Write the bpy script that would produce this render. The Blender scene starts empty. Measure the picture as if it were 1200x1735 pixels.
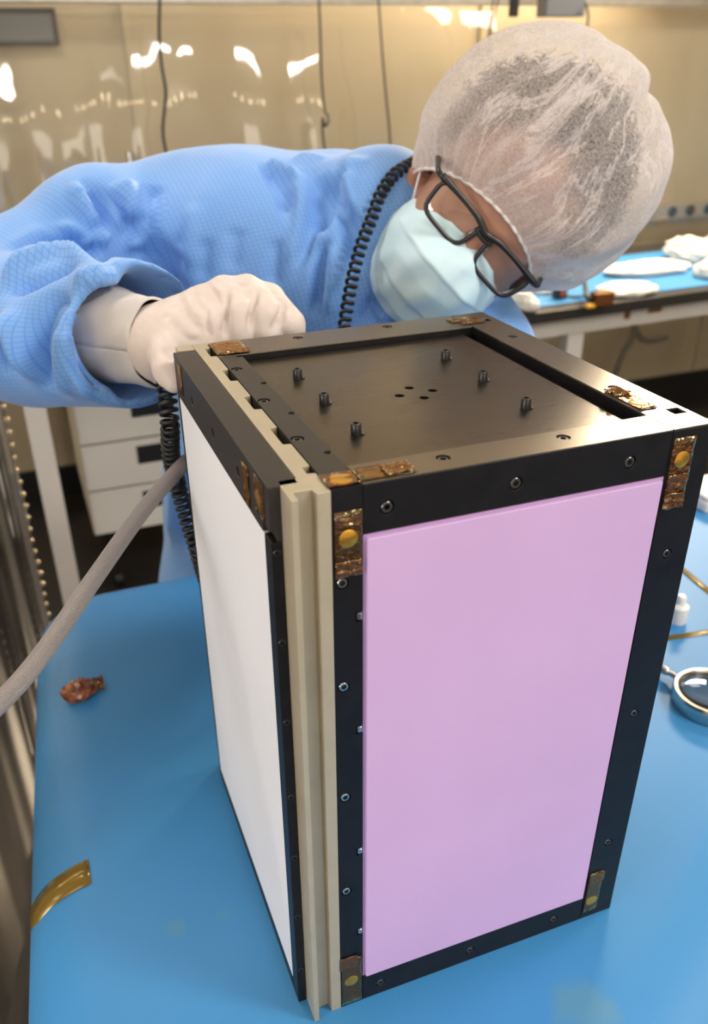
import bpy, bmesh, math, random
import numpy as np
from mathutils import Vector, Matrix

random.seed(7)
rng = np.random.default_rng(7)
SC = bpy.context.scene
COL = SC.collection

# ------------------------------------------------------------------ camera
CAM_R = Vector((0.93762, -0.34733, -0.01491))
CAM_U = Vector((0.18219, 0.45437, 0.87198))
CAM_F = Vector((0.29609, 0.82031, -0.48931))
CAM_P = Vector((-0.12478, -0.35116, 0.60073))
cd = bpy.data.cameras.new('camera')
cam = bpy.data.objects.new('camera', cd)
COL.objects.link(cam)
M4 = Matrix.Identity(4)
for i in range(3):
    M4[i][0] = CAM_R[i]; M4[i][1] = CAM_U[i]; M4[i][2] = -CAM_F[i]; M4[i][3] = CAM_P[i]
cam.matrix_world = M4
cd.sensor_fit = 'VERTICAL'
cd.sensor_height = 36.0
cd.lens = 1431.16 / 1735.0 * 36.0
cd.shift_x = 30.319 / 1735.0
cd.shift_y = 49.2665 / 1735.0
cd.clip_start = 0.01
cd.dof.use_dof = True
cd.dof.focus_distance = 0.56
cd.dof.aperture_fstop = (cd.lens / 1000.0) / 0.0042
SC.camera = cam

# ------------------------------------------------------------------ light
SC.view_settings.view_transform = 'Standard'
SC.view_settings.look = 'None'
SC.view_settings.exposure = -0.4
SC.view_settings.gamma = 1.0
SC.view_settings.use_curve_mapping = False
w = bpy.data.worlds.new('room_air')
SC.world = w
w.use_nodes = True
w.node_tree.nodes['Background'].inputs[0].default_value = (1.0, 0.93, 0.86, 1)
w.node_tree.nodes['Background'].inputs[1].default_value = 0.09

def area(name, loc, target, sx, sy, power, color):
    l = bpy.data.lights.new(name, 'AREA')
    l.shape = 'RECTANGLE'; l.size = sx; l.size_y = sy
    l.energy = power; l.color = color
    o = bpy.data.objects.new(name, l)
    COL.objects.link(o)
    o.location = loc
    o.rotation_euler = (Vector(target) - Vector(loc)).to_track_quat('-Z', 'Y').to_euler()
    return o

ROOM = dict(x0=-1.7, x1=4.2, y0=-2.6, y1=2.62, z0=-0.76, z1=1.95)
# ceiling troffers (their housings are built further down)
CEIL = [(1.25, -0.95, 0.7, 0.45, 52), (-0.45, 1.25, 0.9, 0.3, 19), (-0.9, -1.6, 1.2, 0.6, 4), (2.6, 0.6, 1.2, 0.6, 34)]
for i, (x, y, sx, sy, p) in enumerate(CEIL):
    area('ceiling_lamp_light', (x, y, ROOM['z1'] - 0.06), (x, y, 0), sx * .94, sy * .9, p, (1.0, 0.955, 0.90))
# warm strip lamp above the rear bench
area('bench_lamp_light', (2.0, 2.30, 1.36), (.9, .9, 0.2), 0.95, 0.28, 145, (1.0, 0.80, 0.56))
# added fill from the left wall, brightens the white side of the box
area('side_fill', (-1.66, -0.5, 0.45), (0.0, 0.1, 0.2), 0.9, 0.7, 36, (1.0, 0.96, 0.95))
# added frontal fill behind the camera, brightens lilac panel, mask and cap
area('front_fill', (0.5, -2.52, 0.75), (0.2, 0.2, 0.3), 1.3, 0.9, 8, (1.0, 0.94, 0.88))

# ------------------------------------------------------------------ materials
MATS = {}
def new_mat(name):
    m = bpy.data.materials.new(name); m.use_nodes = True
    nt = m.node_tree
    b = nt.nodes['Principled BSDF']
    MATS[name] = m
    return m, nt, b

def lk(nt, a, b): nt.links.new(a, b)

def tex_coord(nt, scale=(1, 1, 1), kind='Object', rot=(0, 0, 0)):
    tc = nt.nodes.new('ShaderNodeTexCoord'); mp = nt.nodes.new('ShaderNodeMapping')
    mp.inputs['Scale'].default_value = scale
    mp.inputs['Rotation'].default_value = rot
    lk(nt, tc.outputs[kind], mp.inputs['Vector'])
    return mp.outputs['Vector']

def noise(nt, vec, scale, detail=4, rough=.5, dist=0.0):
    n = nt.nodes.new('ShaderNodeTexNoise')
    n.inputs['Scale'].default_value = scale; n.inputs['Detail'].default_value = detail
    n.inputs['Roughness'].default_value = rough
    n.inputs['Distortion'].default_value = dist
    lk(nt, vec, n.inputs['Vector'])
    return n.outputs['Fac']

def ramp(nt, fac, stops):
    r = nt.nodes.new('ShaderNodeValToRGB')
    e = r.color_ramp.elements
    e[0].position, e[0].color = stops[0][0], (*stops[0][1], 1)
    e[1].position, e[1].color = stops[-1][0], (*stops[-1][1], 1)
    for p, c in stops[1:-1]:
        q = e.new(p); q.color = (*c, 1)
    lk(nt, fac, r.inputs['Fac'])
    return r.outputs['Color']

def bump(nt, h, strength, dist, b, normal_in=None):
    n = nt.nodes.new('ShaderNodeBump')
    n.inputs['Strength'].default_value = strength; n.inputs['Distance'].default_value = dist
    lk(nt, h, n.inputs['Height'])
    if normal_in is not None: lk(nt, normal_in, n.inputs['Normal'])
    lk(nt, n.outputs['Normal'], b.inputs['Normal'])
    return n.outputs['Normal']

def simple(name, col, rough=.5, metal=0.0, nscale=0, namp=0.0, bscale=0, bdist=0.0, stretch=(1, 1, 1), spec=None):
    m, nt, b = new_mat(name)
    b.inputs['Base Color'].default_value = (*col, 1)
    b.inputs['Roughness'].default_value = rough
    b.inputs['Metallic'].default_value = metal
    if spec is not None: b.inputs['Specular IOR Level'].default_value = spec
    if nscale or bscale:
        v = tex_coord(nt, stretch)
    if nscale:
        f = noise(nt, v, nscale)
        c0 = tuple(max(0, c * (1 - namp)) for c in col); c1 = tuple(min(1, c * (1 + namp)) for c in col)
        lk(nt, ramp(nt, f, [(.3, c0), (.7, c1)]), b.inputs['Base Color'])
    if bscale:
        bump(nt, noise(nt, v, bscale), .6, bdist, b)
    return m

black_ano = simple('black_anodised', (.008, .0075, .009), .38, 0.0, 60, .25, 900, .00004, spec=.22)
# brushed dark top: grain runs along x
def brushed(name, col, rough, metal, stretch, spec=.5):
    m, nt, b = new_mat(name)
    v = tex_coord(nt, stretch)
    f = noise(nt, v, 1.0, 6, .7)
    lk(nt, ramp(nt, f, [(.3, tuple(c * .9 for c in col)), (.7, tuple(c * 1.1 for c in col))]), b.inputs['Base Color'])
    b.inputs['Metallic'].default_value = metal
    b.inputs['Specular IOR Level'].default_value = spec
    mr = nt.nodes.new('ShaderNodeMapRange')
    mr.inputs['To Min'].default_value = rough - .06; mr.inputs['To Max'].default_value = rough + .08
    lk(nt, f, mr.inputs['Value']); lk(nt, mr.outputs[0], b.inputs['Roughness'])
    bump(nt, f, .06, .00004, b)
    return m
top_brush_x = brushed('brushed_black_metal', (.17, .148, .12), .30, .85, (8, 900, 900))
top_brush_y = brushed('brushed_black_metal_bar', (.16, .14, .118), .32, .8, (900, 8, 900))
mill_black = brushed('milled_black_metal', (.035, .03, .027), .42, .4, (700, 30, 700))
plate_mat = brushed('brushed_plate_metal', (.098, .086, .070), .28, .95, (30, 500, 500))
rail_mat = simple('champagne_anodised', (.47, .41, .30), .42, .35, 40, .06, 700, .00004)
steel_dark = simple('dark_steel', (.16, .15, .15), .28, .9)
steel = simple('bright_steel', (.55, .53, .5), .22, 1.0)
hole_mat = simple('bore_black', (.004, .004, .004), .8)
purple_mat = simple('lilac_paint', (.56, .375, .65), .55, 0, 9, .035, 500, .00003)
purple_shade = simple('lilac_gap_shade', (.42, .26, .50), .6)  # darker lilac, shade of the panel gap put into the colour
white_mat = simple('white_paint', (.74, .755, .80), .5, 0, 12, .02)
alu = simple('aluminium', (.50, .47, .43), .38, .8, 30, .1)
white_frame = simple('white_powder_coat', (.62, .59, .55), .45, 0, 6, .05)
drawer_mat = simple('drawer_white', (.66, .63, .58), .45, 0, 5, .03)
black_plastic = simple('black_plastic', (.012, .012, .013), .35)
black_rubber = simple('black_rubber', (.01, .01, .011), .45)
floor_mat = simple('dark_floor', (.022, .02, .02), .35, 0, 3, .3)
bench_edge_mat = simple('black_laminate', (.02, .018, .017), .4)
grey_metal = simple('grey_case', (.14, .15, .17), .5)
skin_mat, nt, b = new_mat('skin')
v = tex_coord(nt)
lk(nt, ramp(nt, noise(nt, v, 25, 5), [(.3, (.36, .175, .115)), (.7, (.45, .235, .165))]), b.inputs['Base Color'])
b.inputs['Roughness'].default_value = .48
b.inputs['Subsurface Weight'].default_value = .25
b.inputs['Subsurface Radius'].default_value = (.012, .005, .003)
b.inputs['Subsurface Scale'].default_value = .5
bump(nt, noise(nt, v, 400, 3), .4, .0003, b)

hair_mat, nt, b = new_mat('dark_hair')
v = tex_coord(nt)
lk(nt, ramp(nt, noise(nt, v, 160, 5, .7), [(.35, (.010, .007, .006)), (.7, (.075, .048, .035))]), b.inputs['Base Color'])
b.inputs['Roughness'].default_value = .6
bump(nt, noise(nt, v, 260, 4), 1.0, .003, b)

# blue gown: fine grid of dissipative threads, in UV (metres)
gown_mat, nt, b = new_mat('blue_gown_cloth')
v = tex_coord(nt, (1, 1, 1), 'UV')
sep = nt.nodes.new('ShaderNodeSeparateXYZ'); lk(nt, v, sep.inputs[0])
def mth(nt, op, a, c=None, val=None):
    n = nt.nodes.new('ShaderNodeMath'); n.operation = op
    for i, q in enumerate((a, c)):
        if q is None: continue
        if isinstance(q, (int, float)): n.inputs[i].default_value = q
        else: lk(nt, q, n.inputs[i])
    return n.outputs[0]
def gridline(nt, s, period, width):
    f = mth(nt, 'FRACT', mth(nt, 'DIVIDE', s, period))
    d = mth(nt, 'ABSOLUTE', mth(nt, 'SUBTRACT', f, .5))
    return mth(nt, 'LESS_THAN', d, width)
ln = mth(nt, 'MAXIMUM', gridline(nt, sep.outputs[0], .0052, .11), gridline(nt, sep.outputs[1], .0052, .11))
big = noise(nt, tex_coord(nt), 14, 4)
cl = ramp(nt, big, [(.3, (.17, .39, .82)), (.7, (.21, .43, .87))])
mx = nt.nodes.new('ShaderNodeMixRGB'); mx.inputs['Color2'].default_value = (.10, .28, .74, 1)
lk(nt, mth(nt, 'MULTIPLY', ln, .62), mx.inputs['Fac']); lk(nt, cl, mx.inputs['Color1'])
lk(nt, mx.outputs[0], b.inputs['Base Color'])
b.inputs['Roughness'].default_value = .62
b.inputs['Sheen Weight'].default_value = .25
bump(nt, noise(nt, tex_coord(nt), 700, 3), .5, .0002, b)
collar_mat = simple('blue_knit', (.06, .15, .36), .8, 0, 40, .15, 900, .0004)

mask_mat, nt, b = new_mat('mask_nonwoven')
v = tex_coord(nt)
lk(nt, ramp(nt, noise(nt, v, 30, 4), [(.3, (.57, .80, .92)), (.7, (.68, .88, .98))]), b.inputs['Base Color'])
b.inputs['Roughness'].default_value = .7
b.inputs['Subsurface Weight'].default_value = .2
b.inputs['Subsurface Radius'].default_value = (.004, .004, .004)
bump(nt, noise(nt, v, 900, 3), .5, .0002, b)

glove_mat, nt, b = new_mat('white_glove')
v = tex_coord(nt)
lk(nt, ramp(nt, noise(nt, v, 22, 4), [(.3, (.66, .57, .53)), (.7, (.72, .63, .59))]), b.inputs['Base Color'])
b.inputs['Roughness'].default_value = .55
b.inputs['Subsurface Weight'].default_value = .15
b.inputs['Subsurface Radius'].default_value = (.01, .005, .004)
bump(nt, noise(nt, v, 120, 5, .6, .6), .5, .0012, b)
cuff_mat, nt, b = new_mat('white_cuff_knit')
b.inputs['Base Color'].default_value = (.62, .58, .56, 1)
b.inputs['Roughness'].default_value = .75
v = tex_coord(nt)
bump(nt, noise(nt, v, 900, 3), .6, .0004, b)
cotton_mat = simple('white_wipe', (.82, .78, .72), .8, 0, 20, .04, 90, .002)

# sheer non-woven cap: fibres over holes
cap_mat, nt, b = new_mat('sheer_nonwoven')
v = tex_coord(nt)
f1 = noise(nt, v, 420, 6, .7, .4)
f2 = noise(nt, tex_coord(nt, (14, 2.2, 1), 'UV'), 1.0, 5, .6, .9)
fib = nt.nodes.new('ShaderNodeMapRange'); lk(nt, f1, fib.inputs['Value'])
fib.inputs['From Min'].default_value = .34; fib.inputs['From Max'].default_value = .66
fib.inputs['To Min'].default_value = .13; fib.inputs['To Max'].default_value = .52
# narrow creases where the noise crosses its middle
cr = mth(nt, 'ABSOLUTE', mth(nt, 'SUBTRACT', f2, .5))
cr2 = nt.nodes.new('ShaderNodeMapRange'); lk(nt, cr, cr2.inputs['Value'])
cr2.inputs['From Min'].default_value = 0; cr2.inputs['From Max'].default_value = .030
cr2.inputs['To Min'].default_value = .38; cr2.inputs['To Max'].default_value = 0
o0 = mth(nt, 'MINIMUM', mth(nt, 'ADD', fib.outputs[0], cr2.outputs[0]), .93)
# a slanting look passes through more cloth: see-through = (1 - cover) ** (1 / cosine)
lw = nt.nodes.new('ShaderNodeLayerWeight'); cs = mth(nt, 'MAXIMUM', mth(nt, 'SUBTRACT', 1.0, lw.outputs['Facing']), .18)
# gathered cloth near the elastic is denser
su = nt.nodes.new('ShaderNodeSeparateXYZ'); lk(nt, tex_coord(nt, (1, 1, 1), 'UV'), su.inputs[0])
gt = nt.nodes.new('ShaderNodeMapRange'); lk(nt, su.outputs[1], gt.inputs['Value'])
gt.inputs['From Min'].default_value = .0; gt.inputs['From Max'].default_value = .30; gt.inputs['To Min'].default_value = .42; gt.inputs['To Max'].default_value = 0
o0 = mth(nt, 'MINIMUM', mth(nt, 'ADD', o0, mth(nt, 'MULTIPLY', gt.outputs[0], mth(nt, 'ADD', f2, .15))), .95)
opac = mth(nt, 'SUBTRACT', 1.0, mth(nt, 'POWER', mth(nt, 'SUBTRACT', 1.0, o0), mth(nt, 'DIVIDE', 1.0, cs)))
tr = nt.nodes.new('ShaderNodeBsdfTransparent')
df = nt.nodes.new('ShaderNodeBsdfDiffuse'); df.inputs[0].default_value = (.90, .82, .79, 1)
tl = nt.nodes.new('ShaderNodeBsdfTranslucent'); tl.inputs[0].default_value = (.85, .80, .78, 1)
ms1 = nt.nodes.new('ShaderNodeMixShader'); ms1.inputs[0].default_value = .4
lk(nt, df.outputs[0], ms1.inputs[1]); lk(nt, tl.outputs[0], ms1.inputs[2])
ms2 = nt.nodes.new('ShaderNodeMixShader')
lk(nt, opac, ms2.inputs[0]); lk(nt, tr.outputs[0], ms2.inputs[1]); lk(nt, ms1.outputs[0], ms2.inputs[2])
bn = nt.nodes.new('ShaderNodeBump'); bn.inputs['Strength'].default_value = .5; bn.inputs['Distance'].default_value = .003
lk(nt, f2, bn.inputs['Height']); lk(nt, bn.outputs[0], df.inputs['Normal'])
lk(nt, ms2.outputs[0], nt.nodes['Material Output'].inputs['Surface'])
nt.nodes.remove(b)

def film(name, tint, base_fac, gloss_rough, gloss_col=(1, 1, 1), ior=1.5, bscale=0, bdist=0, stretch=(1, 1, 1), haze=0.0, hazecol=(.8, .8, .8)):
    """thin clear film: tinted see-through plus a Fresnel reflection"""
    m, nt, b = new_mat(name)
    nt.nodes.remove(b)
    tr = nt.nodes.new('ShaderNodeBsdfTransparent'); tr.inputs[0].default_value = (*tint, 1)
    gl = nt.nodes.new('ShaderNodeBsdfGlossy'); gl.inputs['Color'].default_value = (*gloss_col, 1)
    gl.inputs['Roughness'].default_value = gloss_rough
    fr = nt.nodes.new('ShaderNodeFresnel'); fr.inputs['IOR'].default_value = ior
    fac = mth(nt, 'MINIMUM', mth(nt, 'ADD', fr.outputs[0], base_fac), 1.0)
    last = tr.outputs[0]
    if haze:
        d = nt.nodes.new('ShaderNodeBsdfDiffuse'); d.inputs[0].default_value = (*hazecol, 1)
        mh = nt.nodes.new('ShaderNodeMixShader'); mh.inputs[0].default_value = haze
        lk(nt, last, mh.inputs[1]); lk(nt, d.outputs[0], mh.inputs[2]); last = mh.outputs[0]
    ms = nt.nodes.new('ShaderNodeMixShader')
    lk(nt, fac, ms.inputs[0]); lk(nt, last, ms.inputs[1]); lk(nt, gl.outputs[0], ms.inputs[2])
    if bscale:
        v = tex_coord(nt, stretch)
        n = nt.nodes.new('ShaderNodeBump'); n.inputs['Strength'].default_value = 1; n.inputs['Distance'].default_value = bdist
        lk(nt, noise(nt, v, bscale, 2), n.inputs['Height'])
        lk(nt, n.outputs[0], gl.inputs['Normal']); lk(nt, n.outputs[0], fr.inputs['Normal'])
    lk(nt, ms.outputs[0], nt.nodes['Material Output'].inputs['Surface'])
    return m
curtain_mat = film('clear_vinyl', (.93, .91, .86), .03, .05, (1, .98, .95), 1.5, 5.0, .012, (1, 1, .5), .05, (.8, .76, .66))
vinyl_left = film('clear_vinyl_strip', (.80, .78, .74), .05, .10, (1, .98, .95), 1.5, 3.0, .004, (1, 1, .3), .22, (.7, .66, .6))
kapton_mat = film('amber_film', (.62, .30, .04), .05, .05, (1, .85, .55), 1.55, 300, .0010, (1, 1, 1), .05, (.55, .22, .02))
kapton_dark = film('amber_film_layered', (.42, .14, .015), .08, .10, (1, .80, .45), 1.55, 200, .0025, (1, 1, 1), .13, (.42, .10, .015))
kapton_mat_table = film('amber_tape_film', (.50, .34, .06), .03, .2, (1, .9, .6), 1.5, 0, 0, (1, 1, 1), .45, (.36, .22, .02))
lens_mat = film('clear_lens', (.96, .97, .96), .04, .0, (1, 1, 1), 1.5)
gold_mat = simple('gold_disc', (.60, .33, .05), .22, .8, 120, .3, 160, .0006)

# blue dissipative mat with worn patches
mat_blue, nt, b = new_mat('blue_mat')
v = tex_coord(nt)
base = ramp(nt, noise(nt, v, 3, 3), [(.3, (.040, .225, .50)), (.7, (.048, .245, .53))])
b.inputs['Roughness'].default_value = .48
b.inputs['Specular IOR Level'].default_value = .32
last = base
def spot(nt, centre, r, amt, last, col=(.10, .26, .36)):
    tc = nt.nodes.new('ShaderNodeTexCoord')
    dn = nt.nodes.new('ShaderNodeVectorMath'); dn.operation = 'DISTANCE'
    ad = nt.nodes.new('ShaderNodeVectorMath'); ad.operation = 'ADD'
    nz = nt.nodes.new('ShaderNodeTexNoise'); nz.inputs['Scale'].default_value = 60
    sc = nt.nodes.new('ShaderNodeVectorMath'); sc.operation = 'SCALE'; sc.inputs['Scale'].default_value = r * 1.2
    lk(nt, tc.outputs['Object'], nz.inputs['Vector']); lk(nt, nz.outputs['Color'], sc.inputs[0])
    lk(nt, tc.outputs['Object'], ad.inputs[0]); lk(nt, sc.outputs[0], ad.inputs[1])
    lk(nt, ad.outputs[0], dn.inputs[0])
    dn.inputs[1].default_value = (centre[0] + r * .6, centre[1] + r * .6, centre[2] + r * .6)
    mr = nt.nodes.new('ShaderNodeMapRange'); lk(nt, dn.outputs['Value'], mr.inputs['Value'])
    mr.inputs['From Min'].default_value = r * .5; mr.inputs['From Max'].default_value = r * 1.2
    mr.inputs['To Min'].default_value = amt; mr.inputs['To Max'].default_value = 0
    m_ = nt.nodes.new('ShaderNodeMixRGB'); m_.inputs['Color2'].default_value = (*col, 1)
    lk(nt, mr.outputs[0], m_.inputs['Fac']); lk(nt, last, m_.inputs['Color1'])
    return m_.outputs[0]
for c, r, a in [((0.1638, -0.0617, 0.0000), .022, .6), ((0.1792, -0.0723, 0.0000), .012, .45), ((-0.1006, 0.1074, 0.0000), .009, .45),
                ((-0.1920, 0.2857, 0.0000), .012, .35), ((-0.1883, 0.2613, 0.0000), .010, .3), ((-0.0620, 0.1066, 0.0000), .008, .2)]:
    last = spot(nt, c, r, a, last)
lk(nt, last, b.inputs['Base Color'])
bump(nt, noise(nt, v, 1200, 2), .3, .0001, b)

wall_mat = simple('cream_wall', (.66, .58, .42), .55, 0, 1.5, .03)
ceil_mat = simple('ceiling_white', (.75, .72, .67), .7)
partition_mat = simple('white_partition', (.80, .78, .76), .5)

def emit(name, col, s):
    m, nt, b = new_mat(name)
    b.inputs['Base Color'].default_value = (.8, .8, .8, 1)
    b.inputs['Emission Color'].default_value = (*col, 1)
    b.inputs['Emission Strength'].default_value = s
    return m
lamp_glow = emit('lamp_diffuser', (1, .95, .88), 2)
warm_glow = emit('warm_lamp_bulb', (1, .80, .52), 26)

# ------------------------------------------------------------------ mesh helpers
class MB:
    def __init__(s): s.v = []; s.f = []
    def add(s, vs, fs):
        n = len(s.v); s.v += [tuple(p) for p in vs]; s.f += [tuple(i + n for i in f) for f in fs]; return s
    def box(s, a, b):
        (x0, y0, z0), (x1, y1, z1) = a, b
        vs = [(x0, y0, z0), (x1, y0, z0), (x1, y1, z0), (x0, y1, z0), (x0, y0, z1), (x1, y0, z1), (x1, y1, z1), (x0, y1, z1)]
        return s.add(vs, [(3, 2, 1, 0), (4, 5, 6, 7), (0, 1, 5, 4), (1, 2, 6, 5), (2, 3, 7, 6), (3, 0, 4, 7)])
    def prism(s, poly, z0, z1):
        n = len(poly)
        a = sum(poly[i][0] * poly[(i + 1) % n][1] - poly[(i + 1) % n][0] * poly[i][1] for i in range(n))
        if a < 0: poly = poly[::-1]
        vs = [(x, y, z0) for x, y in poly] + [(x, y, z1) for x, y in poly]
        fs = [tuple(range(n - 1, -1, -1)), tuple(range(n, 2 * n))] + [(i, (i + 1) % n, n + (i + 1) % n, n + i) for i in range(n)]
        return s.add(vs, fs)
    def lathe(s, prof, c=(0, 0, 0), axis=(0, 0, 1), n=24, closed=False):
        ax = Vector(axis).normalized(); q = Vector((0, 0, 1)).rotation_difference(ax)
        vs = []; fs = []
        for (r, h) in prof:
            for i in range(n):
                a = 2 * math.pi * i / n
                vs.append(tuple(q @ Vector((r * math.cos(a), r * math.sin(a), h)) + Vector(c)))
        m = len(prof)
        for j in range(m - 1 + (1 if closed else 0)):
            for i in range(n):
                a0 = j * n + i; a1 = j * n + (i + 1) % n; b0 = ((j + 1) % m) * n + i; b1 = ((j + 1) % m) * n + (i + 1) % n
                fs.append((a0, a1, b1, b0))
        if not closed:
            fs.append(tuple(range(n - 1, -1, -1))); fs.append(tuple((m - 1) * n + i for i in range(n)))
        return s.add(vs, fs)
    def tube(s, pts, r, n=12, closed=False):
        pts = [Vector(p) for p in pts]; m = len(pts)
        rs = r if isinstance(r, (list, tuple)) else [r] * m
        t0 = (pts[1] - pts[0]).normalized()
        up = Vector((0, 0, 1)) if abs(t0.z) < .9 else Vector((1, 0, 0))
        nrm = (up - t0 * up.dot(t0)).normalized()
        vs = []
        for k in range(m):
            if closed: t = (pts[(k + 1) % m] - pts[k - 1]).normalized()
            else: t = (pts[min(k + 1, m - 1)] - pts[max(k - 1, 0)]).normalized()
            nrm = (nrm - t * nrm.dot(t)).normalized(); bn = t.cross(nrm)
            for i in range(n):
                a = 2 * math.pi * i / n
                vs.append(tuple(pts[k] + (nrm * math.cos(a) + bn * math.sin(a)) * rs[k]))
        fs = []
        for k in range(m - 1 + (1 if closed else 0)):
            k2 = (k + 1) % m
            for i in range(n):
                fs.append((k * n + i, k * n + (i + 1) % n, k2 * n + (i + 1) % n, k2 * n + i))
        if not closed:
            fs.append(tuple(range(n - 1, -1, -1))); fs.append(tuple((m - 1) * n + i for i in range(n)))
        return s.add(vs, fs)
    def grid(s, P):
        """P: list of rows of points"""
        r = len(P); c = len(P[0]); vs = [p for row in P for p in row]
        return s.add(vs, [(i * c + j, i * c + j + 1, (i + 1) * c + j + 1, (i + 1) * c + j) for i in range(r - 1) for j in range(c - 1)])

WORLD = {}
def obj(name, mb, mat, parent=None, loc=(0, 0, 0), smooth=False, bevel=0, fixn=True, auto=None):
    """mb is in world metres minus loc; links ONE mesh object"""
    me = bpy.data.meshes.new(name)
    me.from_pydata([tuple(p) for p in mb.v], [], mb.f)
    me.update()
    if fixn:
        bm = bmesh.new(); bm.from_mesh(me); bmesh.ops.recalc_face_normals(bm, faces=bm.faces); bm.to_mesh(me); bm.free()
    if smooth or auto:
        for p in me.polygons: p.use_smooth = True
    if auto:
        me.set_sharp_from_angle(angle=math.radians(auto))
    me.materials.append(mat)
    o = bpy.data.objects.new(name, me)
    COL.objects.link(o)
    place(o, parent, loc)
    if bevel:
        bv = o.modifiers.new('bevel', 'BEVEL'); bv.width = bevel; bv.segments = 2; bv.limit_method = 'ANGLE'
        bv.harden_normals = False
    return o

def place(o, parent, loc):
    WORLD[o.name] = Vector(loc)
    if parent:
        o.parent = parent; o.location = Vector(loc) - WORLD[parent.name]
    else: o.location = loc

def inst(src, name, parent, loc, rot=None):
    o = src.copy(); o.name = name; COL.objects.link(o)
    place(o, parent, loc)
    if rot is not None: o.rotation_euler = rot
    return o

def tag(o, label, cat, group=None, kind=None):
    o['label'] = label; o['category'] = cat
    if group: o['group'] = group
    if kind: o['kind'] = kind
    return o
def struct(o):
    o['kind'] = 'structure'; return o
def empty(name, loc, label, cat, group=None):
    o = bpy.data.objects.new(name, None); COL.objects.link(o); o.empty_display_size = .02
    place(o, None, loc)
    return tag(o, label, cat, group)

def cut(o, cutter):
    """carve the shapes of an MB out of object o"""
    me = bpy.data.meshes.new('tmp'); me.from_pydata(cutter.v, [], cutter.f)
    bm = bmesh.new(); bm.from_mesh(me); bmesh.ops.recalc_face_normals(bm, faces=bm.faces); bm.to_mesh(me); bm.free()
    c = bpy.data.objects.new('tmp', me); COL.objects.link(c)
    md = o.modifiers.new('cut', 'BOOLEAN'); md.operation = 'DIFFERENCE'; md.object = c; md.solver = 'EXACT'
    while o.modifiers[0].name != 'cut':
        k = list(o.modifiers).index(md); o.modifiers.move(k, k - 1)
    bev = [(m.width) for m in o.modifiers if m.type == 'BEVEL']
    for m in list(o.modifiers):
        if m.type == 'BEVEL': o.modifiers.remove(m)
    c.location = WORLD[o.name] * 0
    p = o.parent; loc = o.location.copy(); o.parent = None; o.location = WORLD[o.name]
    bpy.context.view_layer.update()
    dg = bpy.context.evaluated_depsgraph_get()
    nm = bpy.data.meshes.new_from_object(o.evaluated_get(dg))
    o.modifiers.clear(); o.data = nm
    o.parent = p; o.location = loc
    bpy.data.objects.remove(c)
    for wd in bev:
        bv = o.modifiers.new('bevel', 'BEVEL'); bv.width = wd; bv.segments = 2; bv.limit_method = 'ANGLE'

def cyl_cut(mb, c, axis, r, depth, n=24):
    ax = Vector(axis).normalized()
    mb.lathe([(r, -depth), (r, .004)], c, ax, n)

def spline(pts, n):
    """Catmull-Rom through pts"""
    P = [np.array(p, float) for p in pts]; P = [2 * P[0] - P[1]] + P + [2 * P[-1] - P[-2]]
    out = []
    m = len(P) - 3
    for i in range(n):
        u = i / (n - 1) * m; k = min(int(u), m - 1); t = u - k
        a, b_, c, d = P[k:k + 4]
        out.append(.5 * ((2 * b_) + (c - a) * t + (2 * a - 5 * b_ + 4 * c - d) * t * t + (3 * b_ - a - 3 * c + d) * t ** 3))
    return out

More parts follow.
